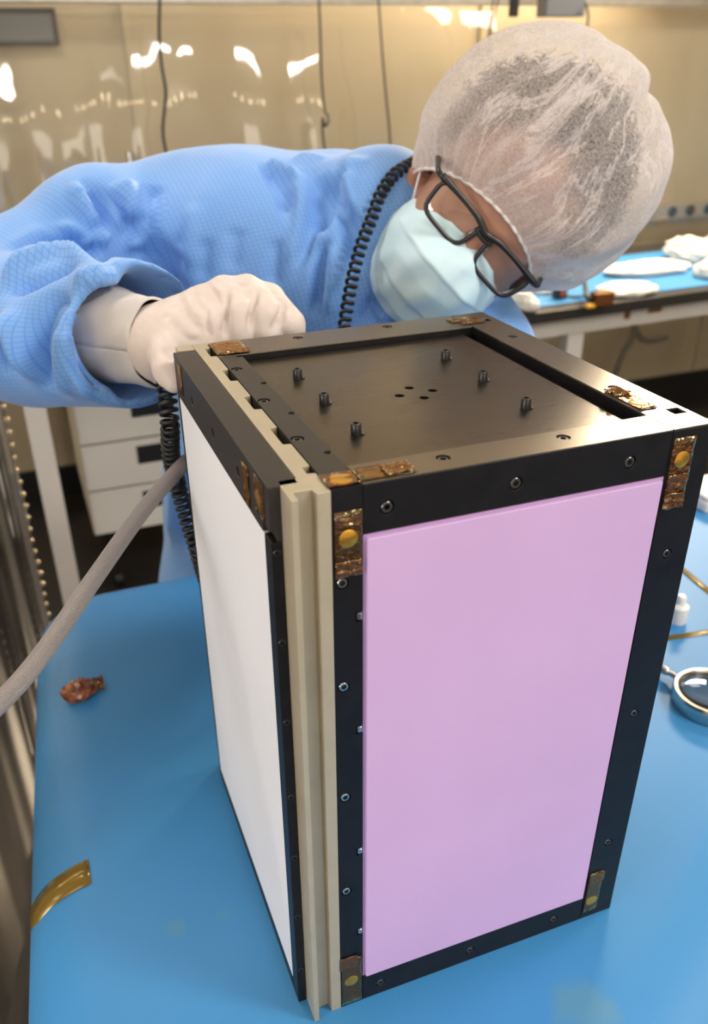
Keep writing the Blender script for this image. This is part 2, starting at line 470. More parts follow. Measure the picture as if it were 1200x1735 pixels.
# ---- implicit surfaces
class Field:
    def __init__(s, lo, hi, h):
        s.lo = np.array(lo, float); s.h = h
        s.n = np.ceil((np.array(hi, float) - s.lo) / h).astype(int) + 1
        s.F = np.full(s.n, 0.08, np.float32)
    def block(s, lo, hi):
        a = np.maximum(((np.array(lo) - s.lo) / s.h).astype(int), 0)
        b_ = np.minimum(((np.array(hi) - s.lo) / s.h).astype(int) + 2, s.n)
        sl = tuple(slice(i, j) for i, j in zip(a, b_))
        ax = [s.lo[i] + s.h * np.arange(a[i], b_[i], dtype=np.float32) for i in range(3)]
        return sl, np.meshgrid(*ax, indexing='ij', sparse=True)
    def merge(s, sl, d, k, op):
        A = s.F[sl]
        if op == 'add':
            if k > 0:
                hh = np.maximum(k - np.abs(A - d), 0) / k; s.F[sl] = np.minimum(A, d) - hh * hh * k * .25
            else: s.F[sl] = np.minimum(A, d)
        else:
            if k > 0:
                hh = np.maximum(k - np.abs(A + d), 0) / k; s.F[sl] = np.maximum(A, -d) + hh * hh * k * .25
            else: s.F[sl] = np.maximum(A, -d)
    def cap(s, a, b_, ra, rb, k=.01, op='add', sq=None):
        a = np.array(a, float); b_ = np.array(b_, float); R = max(ra, rb) + k + .03
        sl, (X, Y, Z) = s.block(np.minimum(a, b_) - R, np.maximum(a, b_) + R)
        d = b_ - a; L2 = max(d @ d, 1e-9)
        t = np.clip(((X - a[0]) * d[0] + (Y - a[1]) * d[1] + (Z - a[2]) * d[2]) / L2, 0, 1)
        q = np.sqrt((X - a[0] - t * d[0]) ** 2 + (Y - a[1] - t * d[1]) ** 2 + (Z - a[2] - t * d[2]) ** 2)
        s.merge(sl, (q - (ra + (rb - ra) * t)).astype(np.float32), k, op); return s
    def chain(s, pts, rs, k=.01):
        for i in range(len(pts) - 1): s.cap(pts[i], pts[i + 1], rs[i], rs[i + 1], k)
        return s
    def ell(s, c, r, axes=None, k=.01, op='add'):
        c = np.array(c, float); R = max(r) + k + .03
        sl, (X, Y, Z) = s.block(c - R, c + R)
        A = np.eye(3) if axes is None else np.array(axes, float)
        q = [((X - c[0]) * A[i][0] + (Y - c[1]) * A[i][1] + (Z - c[2]) * A[i][2]) / r[i] for i in range(3)]
        m_ = np.sqrt(q[0] ** 2 + q[1] ** 2 + q[2] ** 2)
        g = np.sqrt((q[0] / r[0]) ** 2 + (q[1] / r[1]) ** 2 + (q[2] / r[2]) ** 2) + 1e-6
        s.merge(sl, (m_ * (m_ - 1) / g).astype(np.float32), k, op); return s
    def half(s, p, n, lo, hi, k=0):
        """remove what lies on the +n side of the plane through p, inside the block lo..hi"""
        n = np.array(n, float); n /= np.linalg.norm(n)
        sl, (X, Y, Z) = s.block(lo, hi)
        s.merge(sl, -((X - p[0]) * n[0] + (Y - p[1]) * n[1] + (Z - p[2]) * n[2]).astype(np.float32) * np.ones_like(s.F[sl]), k, 'sub'); return s
    def mesh(s):
        F = s.F; ins = F < 0; nx, ny, nz = F.shape
        c = np.zeros((nx - 1, ny - 1, nz - 1), int)
        for i in (0, 1):
            for j in (0, 1):
                for l in (0, 1): c += ins[i:nx - 1 + i, j:ny - 1 + j, l:nz - 1 + l]
        act = (c > 0) & (c < 8)
        idx = -np.ones(act.shape, int); ii = np.argwhere(act); idx[act] = np.arange(len(ii))
        acc = np.zeros((len(ii), 3)); cnt = np.zeros(len(ii))
        for ax in range(3):
            o1, o2 = [a for a in range(3) if a != ax]
            for u in (0, 1):
                for v_ in (0, 1):
                    p0 = ii.copy(); p0[:, o1] += u; p0[:, o2] += v_
                    p1 = p0.copy(); p1[:, ax] += 1
                    f0 = F[tuple(p0.T)]; f1 = F[tuple(p1.T)]
                    m_ = (f0 < 0) != (f1 < 0)
                    t = f0[m_] / (f0[m_] - f1[m_])
                    q = p0[m_].astype(float); q[:, ax] += t
                    acc[m_] += q; cnt[m_] += 1
        V = s.lo + s.h * acc / cnt[:, None]
        quads = []
        for ax in range(3):
            o1, o2 = (ax + 1) % 3, (ax + 2) % 3
            sl0 = [slice(None)] * 3; sl1 = [slice(None)] * 3
            sl0[ax] = slice(0, -1); sl1[ax] = slice(1, None)
            a0 = ins[tuple(sl0)]; a1 = ins[tuple(sl1)]
            e = np.argwhere(a0 != a1)
            e = e[(e[:, o1] > 0) & (e[:, o2] > 0) & (e[:, o1] < F.shape[o1] - 1) & (e[:, o2] < F.shape[o2] - 1)]
            fl = a0[tuple(e.T)]
            def g(d1, d2):
                p = e.copy(); p[:, o1] += d1; p[:, o2] += d2; return idx[tuple(p.T)]
            q = np.stack([g(-1, -1), g(0, -1), g(0, 0), g(-1, 0)], 1)
            q[~fl] = q[~fl][:, ::-1]
            quads.append(q)
        return V, np.concatenate(quads)

def vnormals(V, Q):
    n = np.cross(V[Q[:, 2]] - V[Q[:, 0]], V[Q[:, 3]] - V[Q[:, 1]])
    N = np.zeros_like(V)
    for i in range(4): np.add.at(N, Q[:, i], n)
    return N / (np.linalg.norm(N, axis=1)[:, None] + 1e-12)

def relax(V, Q, it, lam=.5):
    E_ = np.concatenate([Q[:, [0, 1]], Q[:, [1, 2]], Q[:, [2, 3]], Q[:, [3, 0]]])
    E_ = np.concatenate([E_, E_[:, ::-1]])
    deg = np.bincount(E_[:, 0], minlength=len(V))[:, None] + 1e-9
    for _ in range(it):
        S_ = np.zeros_like(V)
        for a in range(3): S_[:, a] = np.bincount(E_[:, 0], V[E_[:, 1], a], len(V))
        V = V + lam * (S_ / deg - V)
    return V

def poly_dist(V, P):
    best = np.full(len(V), 9.0); P = [np.array(p, float) for p in P]
    T = np.zeros(len(V)); n = len(P) - 1
    for i in range(n):
        d = P[i + 1] - P[i]; t = np.clip((V - P[i]) @ d / (d @ d), 0, 1)
        q = np.linalg.norm(V - P[i] - t[:, None] * d, axis=1)
        m_ = q < best; best[m_] = q[m_]; T[m_] = (i + t[m_]) / n
    return best, T

def folds(V, Q, lst):
    """raise (+) or sink (-) soft ridges that follow polylines; they fade at both ends"""
    N = vnormals(V, Q)
    D = np.zeros(len(V))
    for (P, amp, wd) in lst:
        P = spline(P, 14) if len(P) > 2 else P
        d, T = poly_dist(V, P)
        D += amp * np.exp(-(d / wd) ** 2) * np.clip(np.minimum(T, 1 - T) * 5, 0.12, 1)
    return V + N * D[:, None]

def snoise(V, scale, seed):
    r = np.random.default_rng(seed); out = np.zeros(len(V))
    for _ in range(7):
        k = r.normal(size=3) * scale; out += np.sin(V @ k + r.uniform(0, 6.28))
    return out / 7

def np_obj(name, V, Q, mat, parent=None, bones=None):
    me = bpy.data.meshes.new(name)
    me.from_pydata(V.tolist(), [], Q.tolist()); me.update()
    me.polygons.foreach_set('use_smooth', [True] * len(me.polygons))
    me.materials.append(mat)
    if bones:   # cloth UV in metres: around and along the nearest limb, one limb per face
        cen = V[Q].mean(1); best = np.full(len(cen), 9e9); bid = np.zeros(len(cen), int)
        for k, (a, b_, rr, _) in enumerate(bones):
            d, _t = poly_dist(cen, [a, b_]); d = d - rr; m_ = d < best; best[m_] = d[m_]; bid[m_] = k
        uv = np.zeros((len(Q), 4, 2))
        for k, (a, b_, rr, ref) in enumerate(bones):
            m_ = bid == k
            if not m_.any(): continue
            if ref is None:
                P = V[Q[m_]]; uv[m_, :, 0] = P[..., 0] + .25 * P[..., 2]; uv[m_, :, 1] = P[..., 2] + .75 * P[..., 1]; continue
            a = np.array(a); d = np.array(b_) - a; d = d / np.linalg.norm(d)
            ref = np.array(ref, float); e1 = ref - d * (ref @ d); e1 /= np.linalg.norm(e1); e2 = np.cross(d, e1)
            P = V[Q[m_]] - a
            ang = np.arctan2(P @ e2, P @ e1)
            base = ang[:, :1]; ang = base + (ang - base + math.pi) % (2 * math.pi) - math.pi
            uv[m_, :, 0] = ang * rr * 1.25; uv[m_, :, 1] = P @ d
        ul = me.uv_layers.new(name='cloth'); ul.data.foreach_set('uv', uv.reshape(-1))
    o = bpy.data.objects.new(name, me); COL.objects.link(o); place(o, parent, (0, 0, 0))
    return o

# ------------------------------------------------------------------ room
X0, X1, Y0, Y1, Z0, Z1 = (ROOM[k] for k in ('x0', 'x1', 'y0', 'y1', 'z0', 'z1'))
T = .08
struct(obj('floor', MB().box((X0 - T, Y0 - T, Z0 - T), (X1 + T, Y1 + T, Z0)), floor_mat))
struct(obj('ceiling', MB().box((X0 - T, Y0 - T, Z1), (X1 + T, Y1 + T, Z1 + T)), ceil_mat))
struct(obj('wall_back', MB().box((X0 - T, Y1, Z0), (X1 + T, Y1 + T, Z1)), wall_mat))
struct(obj('wall_left', MB().box((X0 - T, Y0, Z0), (X0, Y1, Z1)), wall_mat))
struct(obj('wall_right', MB().box((X1, Y0, Z0), (X1 + T, Y1, Z1)), wall_mat))
struct(obj('wall_front', MB().box((X0 - T, Y0 - T, Z0), (X1 + T, Y0, Z1)), partition_mat))
struct(obj('baseboard_back', MB().box((X0, Y1 - .012, Z0), (X1, Y1 - .0005, Z0 + .12)), black_plastic))
tb = MB()
for x in (-.9, .3, 1.5, 2.7): tb.box((x - .004, Y1 - .006, Z0 + .12), (x + .004, Y1 - .0005, Z1))
struct(obj('trim_1', tb, simple('panel_joint', (.50, .44, .33), .6)))

# ceiling fixtures: housing, diffuser
for i, (x, y, sx, sy, p) in enumerate(CEIL):
    t = empty('ceiling_light', (x, y, Z1 - .03), ['wide ceiling panel light above the front right of the room', 'narrow ceiling panel light above the raised shoulder of the person',
              'wide ceiling panel light behind the table to the left', 'wide ceiling panel light over the right side of the room'][i], 'ceiling light', 'ceiling panel lights')
    hx, hy = sx / 2 + .02, sy / 2 + .02
    m = MB()
    m.box((x - hx, y - hy, Z1 - .05), (x + hx, y - hy + .02, Z1)); m.box((x - hx, y + hy - .02, Z1 - .05), (x + hx, y + hy, Z1))
    m.box((x - hx, y - hy + .02, Z1 - .05), (x - hx + .02, y + hy - .02, Z1)); m.box((x + hx - .02, y - hy + .02, Z1 - .05), (x + hx, y + hy - .02, Z1))
    obj('frame', m, white_frame, t)
    obj('diffuser', MB().box((x - hx + .02, y - hy + .02, Z1 - .03), (x + hx - .02, y + hy - .02, Z1 - .02)), lamp_glow, t)
# warm strip lamp above the rear bench, hung from the ceiling
t = empty('strip_lamp', (2.0, 2.33, 1.36), 'warm rectangular lamp panel hanging above the rear bench', 'lamp')
obj('housing', MB().box((1.49, 2.31, 1.19), (2.51, 2.36, 1.53)), alu, t, bevel=.004)
obj('diffuser', MB().box((1.52, 2.304, 1.22), (2.48, 2.3095, 1.50)), emit('warm_panel', (1, .80, .55), 3), t)
for x in (1.6, 2.4): obj('rod', MB().lathe([(.006, 0), (.006, Z1 - 1.54)], (x, 2.335, 1.54), (0, 0, 1), 10), alu, t)
t = empty('fill_panel', (X0, -.5, .45), 'added square fill panel, unseen, on the left wall beyond the strip curtain', 'lamp')  # glowing panel added out of view to go with the left fill
obj('housing', MB().box((X0 + .001, -.98, .07), (X0 + .025, -.02, .83)), alu, t, bevel=.003)
obj('diffuser', MB().box((X0 + .0255, -.95, .10), (X0 + .030, -.05, .80)), lamp_glow, t)
# row of warm bulbs on a bar at the far side of the room, behind the camera
t = empty('bulb_bar', (.4, -1.6, 1.46), 'bar of warm bulbs hanging at the open side of the room', 'lamp')
obj('bar', MB().box((-1.0, -1.63, 1.50), (2.0, -1.57, 1.54)), alu, t)
for k in range(8):
    obj('bulb', MB().lathe([(.001, -.05), (.03, -.04), (.045, -.01), (.04, .02), (.015, .045), (.012, .06)], (-.85 + k * .36, -1.6, 1.45), (0, 0, 1), 16), warm_glow, t, smooth=True)
for x in (-.8, 1.8): obj('rod', MB().lathe([(.006, 0), (.006, Z1 - 1.54)], (x, -1.6, 1.54), (0, 0, 1), 10), alu, t)

t = empty('fill_panel', (.5, Y0, .75), 'added rectangular fill panel, unseen, on the wall facing the gowned person, behind the picture', 'lamp')  # glowing panel added out of view to go with the frontal fill
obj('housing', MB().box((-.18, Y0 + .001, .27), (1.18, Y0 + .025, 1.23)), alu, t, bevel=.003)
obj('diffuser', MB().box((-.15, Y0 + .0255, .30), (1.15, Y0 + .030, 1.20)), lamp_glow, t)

# ------------------------------------------------------------------ table and mat
def outline(off, n=10):
    """plan of the table, far left corner rounded; off shrinks it"""
    yf = .632 - off; r = .05 - off * .5
    xl = lambda y: -.140 - .045 * (.65 - y) / .65 + off
    pts = [(1.30 - off, -.42 + off), (1.30 - off, yf)]
    cx_, cy_ = xl(yf - r) + r, yf - r
    for i in range(n + 1):
        a = math.pi / 2 + i / n * (math.pi / 2)
        pts.append((cx_ + r * math.cos(a), cy_ + r * math.sin(a)))
    for i in range(1, 9):
        y = cy_ + (-.42 + off - cy_) * i / 8; pts.append((xl(y), y))
    return pts
tt = empty('work_table', (.5, .1, Z0), 'sturdy work table under the blue mat carrying the black instrument box', 'table')
obj('tabletop', MB().prism([(x - (.008 if x < 0 else 0), y + (.004 if y > .5 else 0)) for x, y in outline(0)], -.05, -.008), black_plastic, tt)
for x, y in ((-.12, -.36), (1.22, -.36), (-.09, .52), (1.22, .52)):
    obj('leg', MB().box((x - .025, y - .025, Z0), (x + .025, y + .025, -.05)), white_frame, tt, bevel=.003)

O = outline(0); n = len(O); R_ = .045; rows = []
nor = []
for i, p in enumerate(O):
    a = O[max(i - 1, 0)]; c = O[min(i + 1, n - 1)]
    d = Vector((c[0] - a[0], c[1] - a[1])); d.normalize(); nor.append((-d.y, d.x))
nor[0] = (1, 0); nor[1] = (.7, .7)
for i in range(n):  # outward normals: flip if they point in
    cxy = (O[i][0] - .5, O[i][1] - .1)
    if nor[i][0] * cxy[0] + nor[i][1] * cxy[1] < 0: nor[i] = (-nor[i][0], -nor[i][1])
nor[-1] = (-1, 0)
mm = MB(); 
# section of the rolled edge: the bend starts gently and ends vertical
PROF = [(0.0, 0.0)]; NPR = 40; LPR = .094
for k in range(NPR):
    th = math.pi / 2 * ((k + .5) / NPR) ** 1.5
    PROF.append((PROF[-1][0] + LPR / NPR * math.cos(th), PROF[-1][1] - LPR / NPR * math.sin(th)))
PROF = PROF[::2]
OFF = R_ - PROF[-1][0]            # keeps the outermost line where the table edge is
for dx, dz in PROF:
    rows.append([(O[i][0] + nor[i][0] * (OFF + dx), O[i][1] + nor[i][1] * (OFF + dx), dz) for i in range(n)])
rows.append([(p[0] + .003, p[1], p[2] - .05 - .006 * math.sin(i * 1.3)) for i, p in enumerate(rows[-1])])
mm.add(rows[0], [tuple(range(n))]); mm.grid(rows)
mat_o = obj('table_mat', mm, mat_blue, None, smooth=True)
bm = bmesh.new(); bm.from_mesh(mat_o.data); bmesh.ops.remove_doubles(bm, verts=bm.verts, dist=1e-5); bmesh.ops.recalc_face_normals(bm, faces=bm.faces)
bm.to_mesh(mat_o.data); bm.free()
if mat_o.data.polygons[0].normal.z < 0: mat_o.data.flip_normals()
sd = mat_o.modifiers.new('thickness', 'SOLIDIFY'); sd.thickness = .002; sd.offset = -1
tag(mat_o, 'blue antistatic mat draped over the front table, curling down at its left edge', 'mat')

# ------------------------------------------------------------------ instrument box
W, D, H = .2335, .273, .42
BX = empty('instrument_box', (.10, .13, 0), 'tall black anodised metal box with lilac front panel and beige corner rail', 'metal box')
XA, XB = .0165, .205
obj('inner_body', MB().box((.0155, .0045, .004), (.2065, .268, .411)), black_ano, BX)
post = obj('corner_post', MB().box((0, 0, 0), (XA, .018, H)), black_ano, BX, bevel=.0005)
rpost = obj('corner_post', MB().box((XB, 0, 0), (W, .028, H - .0005)), black_ano, BX, bevel=.0005)
fb = obj('front_beam', MB().box((XA + .0003, 0, .392), (XB - .0003, .024, H)), black_ano, BX, bevel=.0005)
lb = obj('front_beam', MB().box((XA + .0003, 0, 0), (XB - .0003, .018, .0265)), black_ano, BX, bevel=.0005)
# top caps carry the brushed finish
ftop = obj('top_bar', MB().box((XA + .0003, .0006, H - .0006), (XB - .0003, .0238, H + .0004)), top_brush_x, BX)
ltop = obj('top_bar', MB().box((.0002, .0182, .400), (XA - .0003, .2350, H + .0004)), mill_black, BX, bevel=.0003)
rtop = obj('top_bar', MB().box((XB + .0006, .0006, H - .0008), (W, D, H + .0004)), top_brush_y, BX, bevel=.0003)
btop = obj('top_bar', MB().box((.0002, .2360, H - .0008), (XB, D, H + .0004)), top_brush_x, BX, bevel=.0003)
obj('rear_beam', MB().box((.0002, .2362, .400), (XB, D, H - .0009)), black_ano, BX)
obj('side_beam', MB().box((XB + .0002, .0283, .4082), (W - .0002, D - .0002, H - .0009)), black_ano, BX)
for a, b_ in (((0, .255, 0), (XA, D, .40)), ((XB, .255, 0), (W, D, .408))):
    obj('corner_post', MB().box(a, b_), black_ano, BX, bevel=.0005)
obj('side_panel', MB().box((.2067, .0285, .001), (W - .001, .2545, .4075)), black_ano, BX)
obj('back_panel', MB().box((XA + .0003, .2685, .001), (XB - .0003, D - .001, .3995)), black_ano, BX)
plate = obj('top_plate', MB().box((XA - .0003, .0240, .4112), (.1965, .2357, .4155)), plate_mat, BX, bevel=.0004)
# lilac panel, slightly proud of its frame with a bevelled edge
obj('front_panel', MB().box((.0187, -.0016, .0275), (.2030, .0044, .3898)), purple_mat, BX, bevel=.0009)
obj('panel_shade_rim', MB().box((.0170, .0008, .0268), (.2046, .0042, .3914)), purple_shade, BX)  # rim behind the panel, its dark lilac paints the shadow gap

# carve bores and holes
c = MB()
for x, y in ((.092, .124), (.104, .1355), (.116, .125), (.105, .1145)): cyl_cut(c, (x, y, .4155), (0, 0, 1), .0030, .0035)
cut(plate, c)
c = MB()
for x, z in ((.030, .405), (.105, .405), (.178, .405)): cyl_cut(c, (x, 0, z), (0, -1, 0), .0040, .0018)
cut(fb, c)
c = MB()
for x, z in ((.031, .012), (.105, .0115), (.179, .012)): cyl_cut(c, (x, 0, z), (0, -1, 0), .0034, .0018)
cut(lb, c)
c = MB()
for z in (.365, .296, .210, .124): cyl_cut(c, (.0052, 0, z), (0, -1, 0), .0036, .0018)
for z in (.342, .262, .159, .079): c.box((.0124, -.01, z - .0034), (.03, .003, z + .0030))
cut(post, c)
c = MB()
for z in (.337, .210, .083): cyl_cut(c, (.218, 0, z), (0, -1, 0), .0034, .0018)
cut(rpost, c)
c = MB()
for x in (.068, .142): cyl_cut(c, (x, .0145, H), (0, 0, 1), .0040, .0022)
cut(ftop, c); cut(fb, c)
c = MB()
for y in (.204, .136, .069): cyl_cut(c, (.0048, y, H), (0, 0, 1), .0040, .0022)
for y in (.232, .168, .108, .044): cyl_cut(c, (.0142, y, H), (0, 0, 1), .0024, .003)
cut(ltop, c)
c = MB()
for x, y in ((.219, .199), (.218, .073)): cyl_cut(c, (x, y, H), (0, 0, 1), .0036, .0022)
c.box((.2215, .0195, .41), (.2305, .0285, .43)); c.box((.2185, .245, .41), (.2275, .253, .43))
cut(rtop, c); cut(rpost, MB().box((.2215, .0195, .41), (.2305, .0285, .43)))
c = MB()
for x, y in ((.068, .261), (.143, .263)): cyl_cut(c, (x, y, H), (0, 0, 1), .0040, .0022)
cut(btop, c)

# socket screws (head top at z=0, axis up)
def screw_mb(r, h):
    m = MB(); s_ = r * .5
    prof = [(r, -h), (r, -.0003), (r - .0003, 0)]
    s_ = r * .56
    m.lathe(prof + [(s_, 0), (s_ * .95, -min(h - .0001, .0026)), (.0002, -min(h - .0001, .0026))], n=24)
    return m
scr = obj('screw', screw_mb(.0031, .0018), steel_dark, BX, (.030, .0001, .405), auto=40)
scr.rotation_euler = (math.pi / 2, 0, 0)
FR = (math.pi / 2, 0, 0)
for x, z in ((.105, .405), (.178, .405)): inst(scr, 'screw', BX, (x, .0002, z), FR)
sc2 = obj('screw', screw_mb(.0027, .0018), steel_dark, BX, (.031, .0003, .012), auto=40); sc2.rotation_euler = FR
for x, z in ((.105, .0115), (.179, .012), (.218, .337), (.218, .210), (.218, .083)): inst(sc2, 'screw', BX, (x, .0003, z), FR)
sc3 = obj('screw', screw_mb(.0029, .0018), steel, BX, (.0052, .0002, .365), auto=40); sc3.rotation_euler = FR
for z in (.296, .210, .124): inst(sc3, 'screw', BX, (.0052, .0002, z), FR)
for x, y in ((.068, .0145), (.142, .0145), (.0048, .204), (.0048, .136), (.0048, .069), (.068, .261), (.143, .263)):
    inst(scr, 'screw', BX, (x, y, H - .0003), (0, 0, 0))
for x, y in ((.219, .199), (.218, .073)): inst(sc2, 'screw', BX, (x, y, H - .0003), (0, 0, 0))
sc4 = obj('set_screw', screw_mb(.0018, .002), steel, BX, (.0142, .168, H - .0006), auto=40)
for y in (.232, .108, .044): inst(sc4, 'set_screw', BX, (.0142, y, H - .0006), (0, 0, 0))
# side pins in the slots next to the lilac panel
pin = obj('pin', MB().lathe([(.0019, -.0022), (.0019, .0016), (.0014, .0020)], n=16), steel, BX, (.0148, .0012, .3425), auto=40)
for z in (.2625, .1595, .0795): inst(pin, 'pin', BX, (.0148, .0012, z))
# raised cap screws on the top plate with a drop of adhesive
cap_s = None
for x, y in ((.042, .183), (.042, .129), (.042, .074), (.154, .182), (.155, .129), (.154, .073)):
    L = (x, y, .4155)
    if cap_s is None:
        m = MB(); r = .0032
        m.lathe([(r, 0), (r, .0062), (r - .0004, .0067), (.0017, .0067), (.0016, .0042), (.0002, .0041)], n=28)
        m.lathe([(.0021, -.0005), (.0021, .001)], n=16)
        cap_s = obj('cap_screw', m, black_plastic, BX, L, auto=40)
        glue = MB().lathe([(.0014, 0), (.0013, .0007), (.0008, .0016), (.0001, .0020)], n=14)
        gl0 = obj('adhesive_drop', glue, simple('adhesive', (.10, .09, .08), .12), cap_s, (x + .0036, y - .0012, .4155), smooth=True)
    else:
        s_ = inst(cap_s, 'cap_screw', BX, L)
        inst(gl0, 'adhesive_drop', s_, (x + .0036, y - .0012, .4155))

# beige guide rail: fluted corner and toothed strip running back along the top
rl = obj('guide_rail', MB().prism([(-.0218, -.0035), (-.0182, -.0035), (-.0182, .0056), (-.0085, .0056), (-.0076, -.0004), (-.0003, -.0004), (-.0003, .0205), (-.0218, .0205)], 0, H), rail_mat, BX, bevel=.0005)
st = [(-.0116, .0200), (-.0003, .0200)]
for a, b_ in ((.0225, .0325), (.064, .091), (.123, .149), (.181, .207), (.240, .262)):
    st += [(-.0003, a), (-.0048, a + .001), (-.0048, b_ - .001), (-.0003, b_)]
st += [(-.0003, .276), (-.0116, .276)]
obj('toothed_strip', MB().prism(st, H - .012, H), rail_mat, BX, bevel=.0003)
obj('guide_rail', MB().box((-.0114, .0207, 0), (-.0052, .2755, H - .0122)), rail_mat, BX)
obj('guide_rail', MB().prism([(-.0240, .2635), (-.0118, .2635), (-.0118, .276), (-.0240, .276)], .0, H), rail_mat, BX, bevel=.0005)
# left door: black frame with white panel
LX = -.0282
dr = obj('side_door', MB().box((LX + .0012, .0165, .001), (-.0119, .2605, .386)), black_ano, BX)
tbm = obj('top_beam', MB().box((LX - .0002, .0146, .3885), (-.0120, .2612, H)), mill_black, dr, bevel=.0005)
c = MB()
for y in (.203, .140, .078): cyl_cut(c, (LX, y, .4020), (-1, 0, 0), .0034, .003)
c.box((LX - .01, .013, .383), (LX + .0035, .029, .395))
cut(tbm, c)
stile = obj('stile', MB().box((LX, .0146, 0), (-.0222, .0275, .3883)), black_ano, dr, bevel=.0006)
obj('stile', MB().box((LX, .2560, 0), (-.0122, .2610, .3883)), black_ano, dr, bevel=.0005)
obj('bottom_beam', MB().box((LX, .0277, 0), (-.0122, .2558, .0115)), black_ano, dr, bevel=.0005)
obj('side_panel', MB().box((LX + .0002, .0279, .0118), (LX + .0030, .2556, .3880)), white_mat, dr, bevel=.0003)
s5 = None
for z in ((-0.0268, 0.0146, 0.3822)[2], (-0.0264, 0.0146, 0.3252)[2], (-0.0264, 0.0146, 0.2681)[2], (-0.0273, 0.0146, 0.2080)[2], (-0.0277, 0.0146, 0.1537)[2], (-0.0273, 0.0146, 0.0950)[2], (-0.0278, 0.0146, 0.0371)[2]):
    L = (LX + .0030, .0142, z)
    if s5 is None:
        s5 = obj('screw', screw_mb(.0022, .0012), black_plastic, dr, L, auto=40); s5.rotation_euler = FR
    else: inst(s5, 'screw', dr, L, FR)

# amber tapes over the corners, with gold contact discs
def sheet(name, p, u, v, mat, parent, amp=.0004, n=10, seed=0, lift=.0003, thick=.00012):
    """thin film lying on the plane through p spanned by u, v (corner p), slightly wrinkled"""
    p, u, v = Vector(p), Vector(u), Vector(v); nr = u.cross(v).normalized()
    r = random.Random(seed); ph = [r.uniform(0, 6) for _ in range(4)]
    rows = []
    for i in range(n + 1):
        row = []
        for j in range(n + 1):
            a, b_ = i / n, j / n
            h = lift + amp * max(0, (math.sin(a * 9 + ph[0] + 2 * b_) * .5 + math.sin(b_ * 13 + ph[1] + 3 * a) * .5))
            e = .02 * math.sin(b_ * 40 + ph[2]) if i == n else 0
            row.append(p + u * (a + e) + v * b_ + nr * h)
        rows.append(row)
    o = obj(name, MB().grid(rows), mat, parent, smooth=True, fixn=False)
    s = o.modifiers.new('thickness', 'SOLIDIFY'); s.thickness = thick; s.offset = 1
    return o
def disc(p, axis, r, parent):
    return obj('contact_disc', MB().lathe([(r, 0), (r, .0004), (r * .9, .0006), (.0001, .0006)], p, axis, 24), gold_mat, parent, auto=50)
def zs(p, u, v, **k): return sheet('amber_tape', p, u, v, kapton_mat, BX, **k)
T_ = .0006
t1 = zs((.0010, -.0002, .3690), (.0150, 0, 0), (0, 0, .0385), seed=1); disc((.0085, -.0003, .3915), (0, -1, 0), .0052, t1)
sheet('tape_fold', (.0012, -.0006, .369), (.0148, 0, 0), (0, 0, .0095), kapton_dark, t1, seed=11, amp=.0009)
sheet('tape_fold', (.0012, -.0006, .3985), (.0148, 0, 0), (0, 0, .0055), kapton_dark, t1, seed=12, amp=.0009)
t2 = zs((-.001, .0020, H + T_), (.0175, 0, 0), (0, .0155, 0), seed=2); disc((.0085, .0095, H + .0005), (0, 0, 1), .0062, t2)
t3 = zs((.0170, .0030, H + T_), (.0300, 0, 0), (0, .0150, 0), seed=3)
sheet('tape_fold', (.031, .0036, H + .0012), (.0160, .0005, 0), (.001, .0125, 0), kapton_dark, t3, seed=13, amp=.0010)
t4 = zs((.2068, .0320, H + T_), (.0125, 0, 0), (0, .0360, 0), seed=4); disc((.2135, .0430, H + .0005), (0, 0, 1), .0058, t4)
sheet('tape_fold', (.2062, .0560, H + .0012), (.0135, 0, 0), (0, .0130, 0), kapton_mat, t4, seed=14, amp=.0022)
t5 = zs((.2062, -.0002, .3700), (.0150, 0, 0), (0, 0, .0450), seed=5); disc((.2140, -.0003, .4010), (0, -1, 0), .0052, t5)
sheet('tape_fold', (.2062, -.0006, .370), (.0148, 0, 0), (0, 0, .010), kapton_dark, t5, seed=15, amp=.0012)
sheet('tape_fold', (.2066, -.0006, .382), (.0140, 0, 0), (0, 0, .010), kapton_dark, t5, seed=16, amp=.0008)
t6 = zs((.0005, -.0002, .0020), (.0150, 0, 0), (0, 0, .0510), seed=6); disc((.0078, -.0003, .0280), (0, -1, 0), .0052, t6)
sheet('tape_fold', (-.001, -.0006, .043), (.0135, 0, 0), (0, 0, .013), kapton_dark, t6, seed=17, amp=.0008)
t7 = zs((.2062, -.0002, .0080), (.0125, 0, 0), (0, 0, .0450), seed=7); disc((.2125, -.0003, .0200), (0, -1, 0), .0050, t7)
sheet('tape_fold', (.2060, -.0006, .041), (.0140, 0, 0), (0, 0, .011), kapton_dark, t7, seed=18, amp=.0008)
t8 = zs((.0000, .2390, H + T_), (.0240, 0, 0), (0, .0320, 0), seed=8)
sheet('tape_fold', (.004, .2370, H + .0012), (.0200, 0, 0), (0, .0075, 0), kapton_dark, t8, seed=19, amp=.0010)
t9 = zs((.1940, .2500, H + T_), (.0240, 0, 0), (0, .0120, 0), seed=9); sheet('tape_fold', (.2000, .2420, H + .0012), (.0200, 0, 0), (0, .0070, 0), kapton_dark, t9, seed=20, amp=.0008)
ta = sheet('amber_tape', (LX - .0003, .0660, .3905), (0, -.0140, 0), (0, 0, .0240), kapton_dark, dr, seed=10, amp=.0006)
tb_ = sheet('amber_tape', (LX - .0003, .0400, .3960), (0, -.0170, 0), (0, 0, .0220), kapton_mat, dr, seed=21, amp=.0004); disc((LX - .0003, .0330, .4060), (-1, 0, 0), .0048, tb_)
sheet('amber_tape', (LX - .0003, .2460, .3950), (0, -.0120, 0), (0, 0, .0220), kapton_dark, dr, seed=22, amp=.0004)

